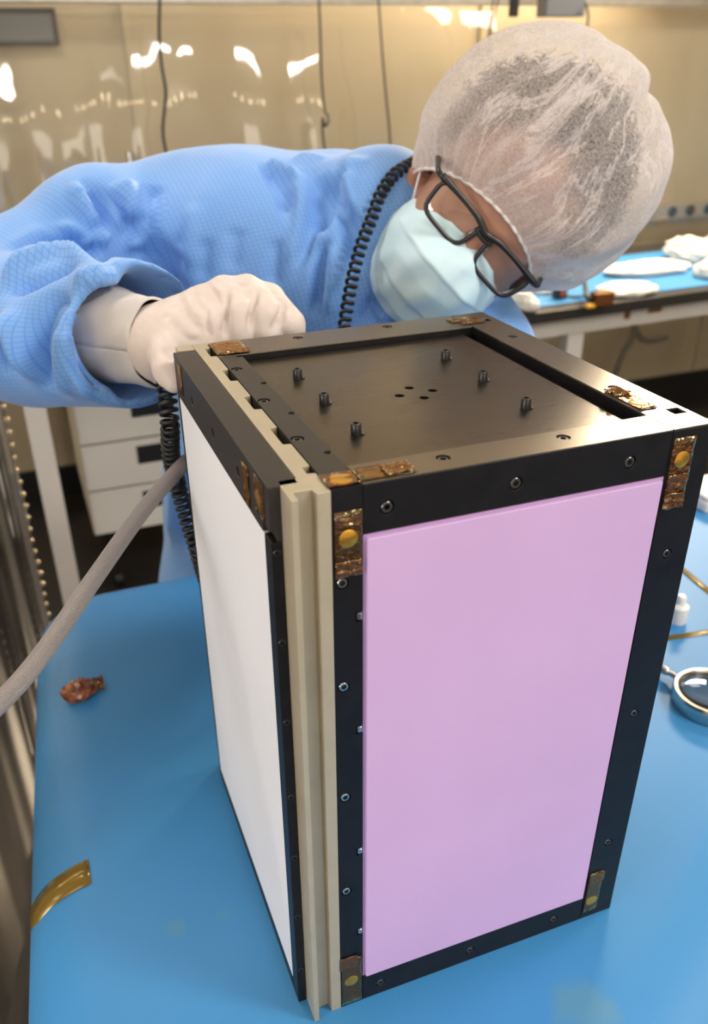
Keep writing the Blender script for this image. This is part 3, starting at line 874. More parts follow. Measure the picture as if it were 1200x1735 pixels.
# ------------------------------------------------------------------ things on the front table
def strip_on_mat(name, pts, wdt, label, cat, group=None):
    """flat tape whose centre line follows pts (world), width along the mat"""
    rows = []
    P = [Vector(p) for p in pts]
    for i, p in enumerate(P):
        t = (P[min(i + 1, len(P) - 1)] - P[max(i - 1, 0)]); side = Vector((-t.y, t.x, 0)).normalized() * wdt / 2
        if side.length < 1e-6: side = Vector((0, wdt / 2, 0))
        rows.append([p - side, p, p + side])
    o = obj(name, MB().grid(rows), kapton_mat_table, None, smooth=True, fixn=False)
    if o.data.polygons[0].normal.z < 0: o.data.flip_normals()
    s = o.modifiers.new('thickness', 'SOLIDIFY'); s.thickness = .0003; s.offset = 1
    return tag(o, label, cat, group)
# tape that runs over the rolled left edge
yt = .190; xe = -.140 - .045 * (.65 - yt) / .65
pp = [(-.160, yt, .0006 + max(0, 0))]
for dx, dz in PROF:
    x_ = xe - OFF - dx
    if x_ < -.163: pp.append((x_ - .0004, yt, dz + .0008))
pp[0] = (-.160, yt, pp[1][2] + .0004)
pp.pop()
strip = []
for p in pp: strip.append([(p[0], p[1] - .0135 + (p[0] + .16) * .12, p[2]), (p[0], p[1] + .0135 + (p[0] + .16) * .12, p[2])])
o = obj('tape_strip', MB().grid(strip), kapton_mat_table, None, smooth=True, fixn=False)
if o.data.polygons[0].normal.z < 0: o.data.flip_normals()
s = o.modifiers.new('thickness', 'SOLIDIFY'); s.thickness = .0003; s.offset = 1
tag(o, 'olive amber tape strip curling over the left edge of the blue mat', 'tape')
a, b_ = (0.4963, 0.2904, 0.0005), (0.6476, 0.2674, 0.0005)
strip_on_mat('tape_strip', [a, b_], .0085, 'thin amber tape strip on the mat nearest the magnifier, right of the box', 'tape')
a, b_ = (0.6501, 0.4427, 0.0005), (0.6345, 0.2826, 0.0010)
strip_on_mat('tape_strip', [a, b_], .0095, 'thin amber tape strip slanting down right, farthest along the mat right of the box', 'tape')

# crumpled ball of amber tape
def crumple(name, c, rx, ry, rz, mat, seed, sub=3, amp=.45):
    bm = bmesh.new(); bmesh.ops.create_icosphere(bm, subdivisions=sub, radius=1)
    r = random.Random(seed)
    ks = [(Vector((r.gauss(0, 1), r.gauss(0, 1), r.gauss(0, 1))) * 3.2, r.uniform(0, 6)) for _ in range(6)]
    for v in bm.verts:
        d = 1 + amp * sum(abs(math.sin(v.co.dot(k) + p)) - .6 for k, p in ks) / 3 + r.uniform(-.06, .06)
        v.co = Vector((v.co.x * rx * d, v.co.y * ry * d, max(v.co.z * d, -.55) * rz))
    zmin = min(v.co.z for v in bm.verts)
    m = MB(); m.add([(v.co.x, v.co.y, v.co.z - zmin) for v in bm.verts], [tuple(x.index for x in f.verts) for f in bm.faces]); bm.free()
    return obj(name, m, mat, None, c)
crumple_mat, nt, b = new_mat('crumpled_amber')
v = tex_coord(nt)
lk(nt, ramp(nt, noise(nt, v, 90, 4), [(.35, (.10, .018, .003)), (.55, (.30, .075, .012)), (.7, (.50, .19, .08))]), b.inputs['Base Color'])
b.inputs['Roughness'].default_value = .2; b.inputs['Coat Weight'].default_value = .5
bump(nt, noise(nt, v, 220, 3), .8, .002, b)
q = (-0.1453, 0.4351, 0.0000)
m = crumple('tape_wad', (q[0], q[1], .0002), .0175, .0135, .012, crumple_mat, 5)
tag(m, 'crumpled wad of dark amber tape lying on the mat left of the box', 'tape wad')
fl = []
for i in range(7):
    row = []
    for j in range(6):
        row.append((q[0] + .006 + i * .0036, q[1] - .008 + j * .0038 + .0008 * i, .002 + .004 * abs(math.sin(i * 1.1 + j * .9)) + .0008 * j))
    fl.append(row)
o = obj('loose_flap', MB().grid(fl), kapton_dark, m, (0, 0, 0), fixn=False)
s = o.modifiers.new('thickness', 'SOLIDIFY'); s.thickness = .0002

# magnifier at the right
mc = (0.4861, 0.1727, 0.0120)
mg = empty('magnifier', (mc[0], mc[1], 0), 'round chrome-rimmed magnifying glass lying on the mat right of the box', 'magnifying glass')
RR = .0385
obj('rim', MB().lathe([(RR, -.012), (RR + .0012, -.010), (RR + .0012, .005), (RR, .0065), (RR - .0035, .0065), (RR - .0045, .005), (RR - .0045, -.010), (RR - .0035, -.012)], (mc[0], mc[1], .0122), n=56, closed=True), steel, mg, auto=40)
glass_l, nt, b = new_mat('magnifier_glass')
b.inputs['Transmission Weight'].default_value = 1; b.inputs['Roughness'].default_value = .01; b.inputs['IOR'].default_value = 1.5
pr = [(RR - .0046, 0)]
for k in range(1, 9): pr.append(((RR - .0046) * math.cos(k / 8 * math.pi / 2) + .0001, .0045 * math.sin(k / 8 * math.pi / 2)))
pb = [(r_, -h_) for r_, h_ in pr[:0:-1]]
obj('lens', MB().lathe(pb + pr, (mc[0], mc[1], .0122), n=48), glass_l, mg, smooth=True)
hd = Vector((0.4684, 0.2342, 0.0120)) - Vector(mc); hd.z = 0; hd.normalize()
hs = Vector((mc[0], mc[1], .010)) + hd * (RR + .001)
obj('handle', MB().lathe([(.0030, 0), (.0030, .012), (.0048, .014), (.0055, .03), (.0050, .09), (.0035, .096), (.0003, .098)], tuple(hs), tuple(hd), 18), steel, mg, auto=40)

q = (0.5585, 0.3115, 0.0000)
t = empty('dropper_bottle', (q[0], q[1], 0), 'small white plastic bottle standing beside the box between two tape strips', 'bottle')
obj('bottle', MB().lathe([(.0105, 0), (.011, .002), (.011, .022), (.006, .026)], (q[0], q[1], .0), n=24), simple('white_plastic', (.82, .80, .77), .4), t, auto=50)
obj('cap', MB().lathe([(.006, 0), (.006, .008), (.004, .011), (.0003, .011)], (q[0], q[1], .0262), n=20), MATS['white_plastic'], t, auto=50)
q = (0.7936, 0.5301, 0.0000)
t = empty('hand_tool_case', (q[0] + .05, q[1] + .02, 0), 'low pale case at the right edge of the mat behind the tape strips', 'case')
obj('case', MB().box((q[0] - .006, q[1] - .005, 0), (q[0] + .11, q[1] + .07, .018)), simple('pale_case', (.72, .68, .64), .5), t, bevel=.004)
obj('lid', MB().box((q[0] - .004, q[1] - .003, .0182), (q[0] + .108, q[1] + .068, .026)), MATS['pale_case'], t, bevel=.004)

# braided hose from the left of the table to behind the box
hp = [(-0.0112, 0.3149, 0.3146), (-0.0326, 0.2814, 0.3170), (-0.0695, 0.2350, 0.3088), (-0.1134, 0.1706, 0.2971), (-0.1481, 0.1212, 0.2852), (-0.1729, 0.0855, 0.2818), (-0.1996, 0.0623, 0.2779), (-0.2421, 0.0430, 0.2708), (-.42, -.12, .08), (-.47, -.17, -.20), (-.48, -.18, -.72)]
P = spline(hp, 220)
braid, nt, b = new_mat('silver_braid')
v = tex_coord(nt, (1, 1, 1), 'UV')
sp = nt.nodes.new('ShaderNodeSeparateXYZ'); lk(nt, v, sp.inputs[0])
w1 = mth(nt, 'SINE', mth(nt, 'ADD', mth(nt, 'MULTIPLY', sp.outputs[0], 6.283 * 14), mth(nt, 'MULTIPLY', sp.outputs[1], 2600)))
w2 = mth(nt, 'SINE', mth(nt, 'SUBTRACT', mth(nt, 'MULTIPLY', sp.outputs[0], 6.283 * 14), mth(nt, 'MULTIPLY', sp.outputs[1], 2600)))
hh = mth(nt, 'MULTIPLY', w1, w2)
lk(nt, ramp(nt, hh, [(.0, (.30, .27, .26)), (.6, (.48, .44, .43))]), b.inputs['Base Color'])
b.inputs['Roughness'].default_value = .45; b.inputs['Metallic'].default_value = .35
bump(nt, hh, .8, .0005, b)
ho = obj('braided_hose', MB().tube(P, .0062, 20), braid, None, smooth=True)
ul = ho.data.uv_layers.new(name='braid')
cl = [0.0]
for i in range(1, len(P)): cl.append(cl[-1] + float(np.linalg.norm(P[i] - P[i - 1])))
for poly in ho.data.polygons:
    vs = list(poly.vertices); us = [v_ % 20 for v_ in vs]; wrap = max(us) == 19 and min(us) == 0
    for li, v_ in zip(poly.loop_indices, vs):
        u_ = v_ % 20
        if wrap and u_ == 0: u_ = 20
        ul.data[li].uv = (u_ / 20, cl[min(v_ // 20, len(cl) - 1)])
tag(ho, 'grey braided hose slanting across the mat to behind the box', 'hose')

# ------------------------------------------------------------------ rear benches
lbn = empty('rear_bench', (.3, 2.05, Z0), 'long laboratory bench on white frame behind the gowned person', 'bench')
obj('bench_top', MB().box((-.17, 1.72, -.032), (.86, 2.40, 0)), bench_edge_mat, lbn, bevel=.002)
for x, y in ((-.145, 1.745), (-.145, 2.37), (.83, 1.745), (.83, 2.37)):
    obj('leg', MB().box((x - .026, y - .02, Z0), (x + .026, y + .02, -.033)), white_frame, lbn, bevel=.002)
up = tag(obj('upright_post', MB().box((-.172, 2.402, Z0), (-.118, 2.428, .80)), alu, None, bevel=.002), 'pale aluminium upright post at far left behind the shoulder', 'post')
# drawer pedestal on castors
y_ = 1.86
zb = (-0.0549, 1.8600, -0.5435)[2]; xl_ = (-0.0550, 1.8600, -0.4590)[0]
za = (-0.0485, 1.8600, -0.3965)[2]; zc = (-0.0274, 1.8600, -0.2602)[2]
pd = empty('drawer_pedestal', (.25, 2.05, Z0), 'white drawer pedestal with black recessed handles under the rear bench', 'drawer unit')
obj('carcass', MB().box((xl_, y_ + .002, zb), (xl_ + .42, 2.34, -.06)), drawer_mat, pd, bevel=.003)
hgt = zc - za
for k in range(4):
    z1 = zb + (k + 1) * hgt * (1 if k else 1) ; z0 = zb + k * hgt
    if k == 3: z1 = -.062
    d_ = obj('drawer', MB().box((xl_ + .001, y_ - .018, z0 + .003), (xl_ + .419, y_, z1 - .003)), drawer_mat, pd, bevel=.003)
    hx = (0.0921, 1.8500, -0.1988)[0]
    c = MB().box((hx, y_ - .03, z1 - .022 - .055), (xl_ + .35, y_ - .008, z1 - .022))
    if k < 3:
        cut(d_, c)
        obj('handle', MB().box((hx + .001, y_ - .0125, z1 - .076), (xl_ + .349, y_ - .0085, z1 - .023)), black_plastic, d_)
for x in (xl_ + .05, xl_ + .37):
    for y in (1.92, 2.28):
        obj('castor', MB().lathe([(.02, -.012), (.024, -.01), (.024, .01), (.02, .012)], (x, y, Z0 + .0245), (1, 0, 0), 20).box((x - .004, y - .012, Z0 + .03), (x + .004, y + .012, zb)), black_plastic, pd, auto=40)
rod = empty('steel_rod_stand', ((0.2068, 2.1000, 0.3557)[0], 2.1, 0), 'short steel rod standing on the rear bench behind the left shoulder', 'rod')
x = (0.2068, 2.1000, 0.3557)[0]
obj('rod', MB().lathe([(.011, .01), (.011, (0.2150, 2.1000, 0.4178)[2])], (x, 2.1, 0), n=18), steel, rod, auto=40)
obj('base', MB().lathe([(.05, 0), (.05, .008), (.04, .011)], (x, 2.1, 0), n=30), alu, rod, auto=40)

rb = empty('side_bench', (2.0, 2.0, Z0), 'black-edged bench on white frame behind the cap, covered with blue mat', 'bench')
BF = [(1.1629, 1.6551, 0.0000), (1.8089, 1.6815, 0.0000)]
dirx = Vector((BF[1][0] - BF[0][0], BF[1][1] - BF[0][1], 0)).normalized()
A_ = Vector((BF[0][0], BF[0][1], 0)) - dirx * .25; B_ = A_ + dirx * 2.2; nY = Vector((-dirx.y, dirx.x, 0))
yb = 2.42
def quad(o0, o1, z0, z1, a=0.0, b_=0.0):
    p = [A_ + dirx * a + nY * o0, B_ - dirx * b_ + nY * o0]
    q0 = [(p[0].x, p[0].y), (p[1].x, p[1].y), (p[1].x, p[1].y + (o1 - o0)), (p[0].x, p[0].y + (o1 - o0))]
    return MB().prism(q0, z0, z1)
dep = min(2.40 - A_.y, 2.40 - B_.y)
obj('bench_top', quad(0, dep, -.032, 0), bench_edge_mat, rb, bevel=.002)
obj('frame', quad(.03, .07, -.085, -.033), white_frame, rb, bevel=.002)
def leg(s_, off):
    c_ = A_ + dirx * s_ + nY * off
    return MB().prism([(c_.x - dirx.x * .028, c_.y - dirx.y * .028), (c_.x + dirx.x * .028, c_.y + dirx.y * .028), (c_.x + dirx.x * .028 + nY.x * .04, c_.y + dirx.y * .028 + nY.y * .04), (c_.x - dirx.x * .028 + nY.x * .04, c_.y - dirx.y * .028 + nY.y * .04)], Z0, -.086)
l1 = Vector((1.3699, 1.6287, -0.0600)) - A_
for s_ in (l1.dot(dirx), 2.15): obj('leg', leg(s_, .03), white_frame, rb, bevel=.002)
for s_ in (.03, 2.15): obj('leg', leg(s_, dep - .12), white_frame, rb, bevel=.002)
obj('amber_tape', leg(0, 0).__class__().prism([(A_.x + dirx.x * q_ + nY.x * .0285, A_.y + dirx.y * q_ + nY.y * .0285) for q_ in ((Vector((1.5317, 1.6981, -0.0600)) - A_).dot(dirx), (Vector((1.5537, 1.6885, -0.0600)) - A_).dot(dirx))] + [(A_.x + dirx.x * q_ + nY.x * .030, A_.y + dirx.y * q_ + nY.y * .030) for q_ in ((Vector((1.5537, 1.6885, -0.0600)) - A_).dot(dirx), (Vector((1.5317, 1.6981, -0.0600)) - A_).dot(dirx))], -.062, -.035), kapton_dark, rb)
obj('amber_tape', MB().prism([(A_.x + dirx.x * q_ + nY.x * o_, A_.y + dirx.y * q_ + nY.y * o_) for q_, o_ in (((Vector((1.6204, 1.6610, -0.0500)) - A_).dot(dirx), .0285), ((Vector((1.6718, 1.6385, -0.0500)) - A_).dot(dirx), .0285), ((Vector((1.6718, 1.6385, -0.0500)) - A_).dot(dirx), .030), ((Vector((1.6204, 1.6610, -0.0500)) - A_).dot(dirx), .030))], -.055, -.035), kapton_dark, rb)
bm_ = obj('bench_mat', quad(.05, dep * .80, .0004, .0025, .02, .02), mat_blue, None)
tag(bm_, 'blue mat covering the rear bench, partly behind the cap', 'mat')

# wipes and gloves lying on the rear bench
def wad(px, py, sx, sy, sz, seed, label, cat, name='wipe', mat=cotton_mat, group=None, sub=4):
    q = px
    o = crumple(name, (q[0], q[1], .0027), sx, sy, sz, mat, seed, sub, .25)
    for p in o.data.polygons: p.use_smooth = True
    return tag(o, label, cat, group)
wad((1.8017, 1.9590, 0.0000), 0, .15, .075, .020, 31, 'long flat white wipe on the rear bench beside the cap', 'wipe')
wad((2.0633, 2.0725, 0.0000), 0, .07, .09, .045, 32, 'bunched white wipe at the right end of the rear bench', 'wipe')
wad((2.3103, 2.1855, 0.0000), 0, .07, .06, .03, 33, 'white wipe at the rear right corner of the bench, cut by the picture edge', 'wipe')
wad((1.9522, 1.8130, 0.0000), 0, .07, .06, .035, 36, 'white wipe cut by the picture edge, in front of the bunched one', 'wipe')
wad((1.5667, 1.7481, 0.0000), 0, .095, .06, .018, 34, 'rounded white wipe at the bench front behind the amber connector', 'wipe')
wad((1.3489, 1.8535, 0.0000), 0, .05, .045, .014, 35, 'small white wipe on the bench just below the glasses temple tip', 'wipe')
wad((1.1905, 1.7066, 0.0000), 0, .022, .06, .03, 37, 'white crumpled cloth on the bench corner right of the mask', 'cloth')
q = Vector((1.3522, 1.7554, 0.0000)); ax_ = (dirx.x, dirx.y, 0)
t = empty('black_connector', tuple(q), 'black cable connector with red face standing on the rear bench', 'connector')
obj('shell', MB().box((q.x - .022, q.y, .0027), (q.x + .012, q.y + .03, .062)), black_plastic, t, bevel=.003)
obj('face', MB().box((q.x - .014, q.y - .002, .012), (q.x + .004, q.y - .0003, .040)), simple('red_face', (.40, .08, .04), .4), t)
q2 = Vector((1.4111, 1.6312, 0.0000))
t2_ = empty('amber_connector', tuple(q2), 'amber-taped connector block lying on the black bench edge', 'connector')
obj('block', MB().box((q2.x - .034, q2.y + .003, .0027), (q2.x + .026, q2.y + .04, .040)), kapton_dark, t2_, bevel=.003)
obj('core', MB().box((q2.x - .028, q2.y + .008, .008), (q2.x + .020, q2.y + .035, .034)), simple('connector_gold', (.45, .20, .04), .4), t2_)
obj('tab', MB().box((q2.x - .062, q2.y - .0, .0027), (q2.x - .038, q2.y + .02, .012)), simple('yellow_tab', (.80, .45, .04), .4), t2_, bevel=.002)
cb = [(q.x - .005, q.y + .02, .064), (q.x + .03, q.y + .03, .075), (q.x + .08, q.y + .03, .05), (q2.x - .05, q2.y + .03, .03), (q2.x - .035, q2.y + .022, .022)]
tag(obj('cable_bundle', MB().tube(spline(cb, 24), .007, 10), black_rubber, None, smooth=True), 'short black cable joining the two connectors on the rear bench', 'cable')
cb2 = [(q.x, q.y + .01, .014), (q.x + .03, q.y - .005, .006), (q.x + .09, q.y - .01, .006), (q2.x - .035, q2.y + .012, .012)]
tag(obj('thin_cable', MB().tube(spline(cb2, 24), .003, 8), black_rubber, None, smooth=True), 'thin black lead drooping below the short cable on the rear bench', 'cable')
# grey cables hanging under that bench against the wall
gcm = simple('grey_cable', (.22, .21, .21), .6)
for k, pl in enumerate([[(2.2328, 2.5000, -0.3363), (2.2320, 2.5000, -0.4103), (2.1984, 2.5000, -0.4692), (2.1713, 2.5000, -0.5684)], [(2.2433, 2.5200, -0.3422), (2.2929, 2.5200, -0.4148), (2.3577, 2.5200, -0.4373), (2.4328, 2.5200, -0.4305)]]):
    tag(obj('hanging_cable', MB().tube(spline(pl, 20), .012, 8), gcm, None, smooth=True), ['grey cable drooping down left under the rear bench', 'grey cable looping to the right under the rear bench'][k], 'cable')

# socket raceway on the back wall
zr = (2.4928, 2.6000, 0.0713)[2]; xr0 = (2.2563, 2.6000, 0.0926)[0]
rw = empty('socket_raceway', (xr0 + .6, Y1, zr), 'pale wall raceway with black round sockets right of the cap', 'raceway')
obj('channel', MB().box((xr0, Y1 - .045, zr - .030), (xr0 + 1.4, Y1 - .0006, zr + .030)), white_frame, rw, bevel=.003)
for px in (0, 1, 2, 3, 4):
    x = (2.3966, 2.5750, 0.0804)[0] + px * ((2.4856, 2.5750, 0.0748)[0] - (2.3966, 2.5750, 0.0804)[0])
    obj('socket', MB().lathe([(.021, 0), (.021, .004), (.016, .004), (.015, .001), (.0005, .001)], (x, Y1 - .045, zr), (0, -1, 0), 20), black_plastic, rw, auto=40)
# rail, clear curtain, things hanging there
YC = 2.53
zr_ = (0.9730, 2.4500, 0.7682)[2]
tag(obj('curtain_rail', MB().box((-1.2, YC - .02, zr_), (3.6, YC + .02, zr_ + .04)), alu, None, bevel=.002), 'pale metal rail across the top from which the clear curtain hangs', 'rail')
for k, x in enumerate((-1.15, 3.55)):
    tag(obj('rail_post', MB().box((x - .02, YC - .02, zr_ + .0405), (x + .02, YC + .02, Z1)), alu, None), ['metal drop post holding the left end of the curtain rail', 'metal drop post holding the right end of the curtain rail'][k], 'post')
rows = []
NX, NZ = 240, 60
for j in range(NZ + 1):
    z = -.58 + (zr_ - .002 + .58) * j / NZ
    t_ = (z - .1) / (zr_ - .1)
    row = []
    for i in range(NX + 1):
        x = -1.1 + 4.6 * i / NX
        wv = .006 * math.sin(x * 13 + .6 * math.sin(x * 5)) + .004 * math.sin(x * 31 + 1.3 + z * 1.5)
        lean = .10 * max(0, t_) ** 2.2 * (1 + .12 * math.sin(x * 9 + 1))
        row.append((x, YC - .07 + lean * .7 + wv * (1.1 - .6 * max(0, t_)), z))
    rows.append(row)
cu = obj('clear_curtain', MB().grid(rows), curtain_mat, None, smooth=True, fixn=False)
tag(cu, 'clear vinyl curtain with warm lamp reflections hanging across the back', 'curtain')
def hang(px, label, r=.0045, loop=None, y=2.36):
    tag(obj('hanging_cable', MB().tube(spline(px, 60), r, 8), black_rubber, None, smooth=True), label, 'cable')
hang([(0.3740, 2.3600, 0.7799), (0.3612, 2.3600, 0.6841), (0.3595, 2.3600, 0.6133), (0.3627, 2.3600, 0.5403), (0.3439, 2.3600, 0.4503), (0.3479, 2.3600, 0.3802), (0.3560, 2.3600, 0.3272), (0.3643, 2.3600, 0.2581)], 'black cable hanging in front of the curtain, leftmost of the three')
hang([(0.8290, 2.3600, 0.7836), (0.8318, 2.3600, 0.6821), (0.8328, 2.3600, 0.5763), (0.8402, 2.3600, 0.4898), (0.8495, 2.3550, 0.4737), (0.8472, 2.3500, 0.4531), (0.8391, 2.3600, 0.4448), (0.8339, 2.3600, 0.4660), (0.8329, 2.3600, 0.4254), (0.8410, 2.3600, 0.3538), (0.8473, 2.3600, 0.2820)], 'black cable with a small loop hanging above the middle of the back', .0035)
hang([(1.0138, 2.3600, 0.7851), (1.0288, 2.3600, 0.6354), (1.0444, 2.3600, 0.5086), (1.0558, 2.3600, 0.4226), (1.0640, 2.3600, 0.3058)], 'thin black cable hanging above the collar, rightmost of the three', .0032)
hang([(1.4216, 2.4000, 0.7909), (1.4138, 2.4000, 0.7364), (1.4100, 2.4000, 0.6809), (1.4125, 2.4000, 0.5995)], 'thin black lead at the top edge left of the cap', .0025)
hang([(1.4421, 2.4000, 0.7942), (1.4326, 2.4000, 0.7600), (1.4185, 2.4000, 0.7048), (1.4211, 2.4000, 0.5994)], 'second thin black lead at the top edge, curving beside the first', .0025)
q = (1.4660, 2.3600, 0.7579)
tag(obj('power_adapter', MB().box((q[0] - .012, 2.34, q[2] - .03), (q[0] + .012, 2.365, q[2] + .05)), black_plastic, None, bevel=.003), 'small black adapter hanging at the top edge above the cap', 'adapter')
q0 = (1.6006, 2.3800, 0.7311); q1 = (1.7462, 2.3800, 0.7763)
gb = empty('junction_box', ((q0[0] + q1[0]) / 2, 2.40, q0[2]), 'grey metal junction box at the top edge above the cap', 'box')
obj('case', MB().box((q0[0], 2.38, q0[2]), (q1[0], 2.44, q0[2] + .14)), grey_metal, gb, bevel=.003)
obj('lead', MB().tube(spline([(1.7381, 2.3700, 0.7693), (1.7534, 2.3700, 0.7276), (1.7520, 2.3700, 0.6785), (1.7579, 2.3700, 0.5947)], 20), .0035, 8), black_rubber, gb, smooth=True)
# framed screen on the wall behind the curtain, far left
s0 = (-0.0374, 2.6000, 0.6673); s1 = (0.1119, 2.6000, 0.7593)
ms = empty('wall_screen', (s0[0], Y1, s0[2]), 'dark framed screen on the back wall at the top left corner', 'screen')
obj('casing', MB().box((s0[0] - .25, Y1 - .035, s0[2]), (s1[0], Y1 - .001, s1[2])), black_plastic, ms, bevel=.003)
obj('display', MB().box((s0[0] - .23, Y1 - .037, s0[2] + .012), (s1[0] - .015, Y1 - .0352, s1[2] - .015)), simple('screen_face', (.10, .11, .13), .2), ms)

# clear strip curtain at the left of the table
path = [(-.198, 1.30), (-.215, 1.24), (-.255, 1.12), (-.30, .90), (-.345, .60), (-.375, .30), (-.405, .05)]
PP = spline([(a, b_, 0) for a, b_ in path], 120)
rows = []
for j in range(26):
    z = -.70 + 1.50 * j / 25
    rows.append([(p[0] + .006 * math.sin(k * .30 + z) + .002 * math.sin(k * .9), p[1], z) for k, p in enumerate(PP)])
lc = obj('strip_curtain', MB().grid(rows), vinyl_left, None, smooth=True, fixn=False)
tag(lc, 'clear vinyl strip curtain hanging left of the table with riveted edge', 'curtain')
dm = simple('rivet_brass', (.70, .58, .40), .3, .6)
rv = None
for k in range(46):
    z = .55 - k * .0262
    L = (-.196 + .002 * math.sin(k), 1.285, z)
    if rv is None: rv = obj('rivet', MB().lathe([(.0058, 0), (.0050, .0022), (.0005, .0032)], (0, 0, 0), (0, -1, 0), 12), dm, lc, L, auto=50)
    else: inst(rv, 'rivet', lc, L)
rl2 = tag(obj('curtain_rail', MB().tube([(p[0], p[1], .812) for p in PP], .012, 10), alu, None, smooth=True), 'bent metal rail carrying the riveted strip curtain at left', 'rail')
pt_ = tag(obj('curtain_post', MB().box((-.445, .50, Z0), (-.405, .54, .798)), alu, None, bevel=.003), 'aluminium post beside the left edge of the blue mat', 'post')

# ------------------------------------------------------------------ person
HL, HU, HN = np.array((0.61689, -0.31906, -0.71948)), np.array((0.57897, -0.43528, 0.68944)), np.array((-0.53315, -0.84186, -0.08380))
HAX = [HL, HU, HN]
G0 = np.array((0.2899, 0.3876, 0.4553))
def HP(l, u, n): return G0 + l * HL + u * HU + n * HN
A3 = lambda p: np.array(p, float)
NB = A3((0.2734, 0.5679, 0.4511))            # base of neck
SHR = A3((-0.0296, 0.6683, 0.4464)); SHL = A3((0.3272, 0.4503, 0.3173))
ELR = A3((-0.1919, 0.5794, 0.3831)); WRR = A3((-0.0284, 0.3506, 0.4049)); CUR = A3((-0.0369, 0.3939, 0.4007))
CH = A3((0.1665, 0.6229, 0.3867)); PEL = A3((.21, .89, -.02))
ELL = A3((.42, .56, .10)); WRL = A3((.30, .37, .13))

body = Field((-.36, .24, -.76), (.62, 1.06, .68), .0042)
body.ell(HP(0, .045, -.107), (.077, .092, .098), HAX)
body.ell(HP(0, -.010, -.070), (.066, .080, .066), HAX, k=.02)
body.ell(HP(0, -.070, -.058), (.052, .045, .050), HAX, k=.02)
body.ell(HP(0, -.104, -.034), (.020, .015, .018), HAX, k=.015)
for s_ in (-1, 1):
    body.ell(HP(.036 * s_, -.036, -.046), (.024, .024, .022), HAX, k=.014)
    body.cap(HP(.012 * s_, .019, -.014), HP(.046 * s_, .020, -.026), .008, .006, .012)
    body.ell(HP(.032 * s_, -.001, -.030), (.016, .011, .011), HAX, k=.006)
    body.ell(HP(.080 * s_, -.006, -.103), (.007, .030, .018), HAX, k=.004)
body.cap(HP(0, .010, -.016), HP(0, -.036, .004), .007, .010, .008)
for s_ in (-1, 1): body.ell(HP(.011 * s_, -.041, -.004), (.007, .007, .009), HAX, k=.006)
body.cap(HP(0, -.066, -.018), HP(0, -.070, -.018), .010, .012, .012)
body.cap(HP(0, -.050, -.120), NB, .056, .060, .03)
body.chain([NB, SHR + A3((0, .02, -.01))], [.045, .034], .02); body.chain([NB, SHL], [.045, .036], .02)
body.chain([CH + A3((0, .06, -.01)), .5 * (CH + PEL) + A3((0, .04, 0)), PEL], [.080, .070, .080], .03)
body.chain([SHR + A3((0, .02, -.01)), ELR, (-0.0873, 0.4783, 0.3892), (-0.0243, 0.3536, 0.4022)], [.034, .034, .028, .020], .01)
body.chain([SHL, ELL, WRL], [.045, .038, .026], .02)
KNR, KNL = A3((.13, .88, -.34)), A3((.28, .88, -.34)); ANR, ANL = A3((.11, .94, -.68)), A3((.30, .94, -.68))
for k_, a_ in ((KNR, ANR), (KNL, ANL)):
    body.chain([PEL + (k_ - PEL) * .25, k_, a_], [.070, .055, .036], .03)
    body.cap(a_, a_ + A3((0, -.10, -.035)), .030, .028, .02)
bV, bQ = body.mesh(); del body
bV = relax(bV, bQ, 2)
person = np_obj('person', bV, bQ, skin_mat)
tag(person, 'person in light blue gown, sheer cap, mask and black glasses leaning over the box', 'person')

# hair: short dark crop with a high hairline
hf = Field(HP(0, .05, -.1) - .15, HP(0, .05, -.1) + .15, .0028)
hf.ell(HP(0, .052, -.112), (.097, .107, .108), HAX, k=0)
hV, hQ = hf.mesh(); del hf
l_, u_, n_ = (hV - G0) @ HL, (hV - G0) @ HU, (hV - G0) @ HN
keep_v = (.80 * u_ - .60 * n_ + .012 * snoise(hV, 120, 3) + .25 * np.abs(l_) > .100) & ~((n_ > -.10) & (u_ < .03))
keep = keep_v[hQ].all(1)
N_ = vnormals(hV, hQ)
hV = hV + N_ * (.0035 * snoise(hV, 240, 5) + .003 * snoise(hV, 500, 6))[:, None]
used = np.unique(hQ[keep]); rm = -np.ones(len(hV), int); rm[used] = np.arange(len(used))
hair = np_obj('hair', hV[used], rm[hQ[keep]], hair_mat, person)
sd = hair.modifiers.new('thickness', 'SOLIDIFY'); sd.thickness = .006; sd.offset = -1
# loose short curls standing off the crop
loc_r = np.random.default_rng(4)
cand = used[loc_r.choice(len(used), 700, replace=False)]
cm = MB()
for vi in cand:
    p = hV[vi]; nn = N_[vi]; t_ = np.cross(nn, loc_r.normal(size=3)); t_ /= np.linalg.norm(t_)
    b2 = np.cross(nn, t_); pts = []
    rr = loc_r.uniform(.003, .007)
    for k in range(7):
        a = k * .85
        pts.append(p + nn * (.0005 + .0016 * k) + t_ * rr * math.cos(a) + b2 * rr * math.sin(a))
    cm.tube(pts, [.0005] * 6 + [.0002], 4)
obj('hair_curls', cm, hair_mat, person, smooth=True, fixn=False)

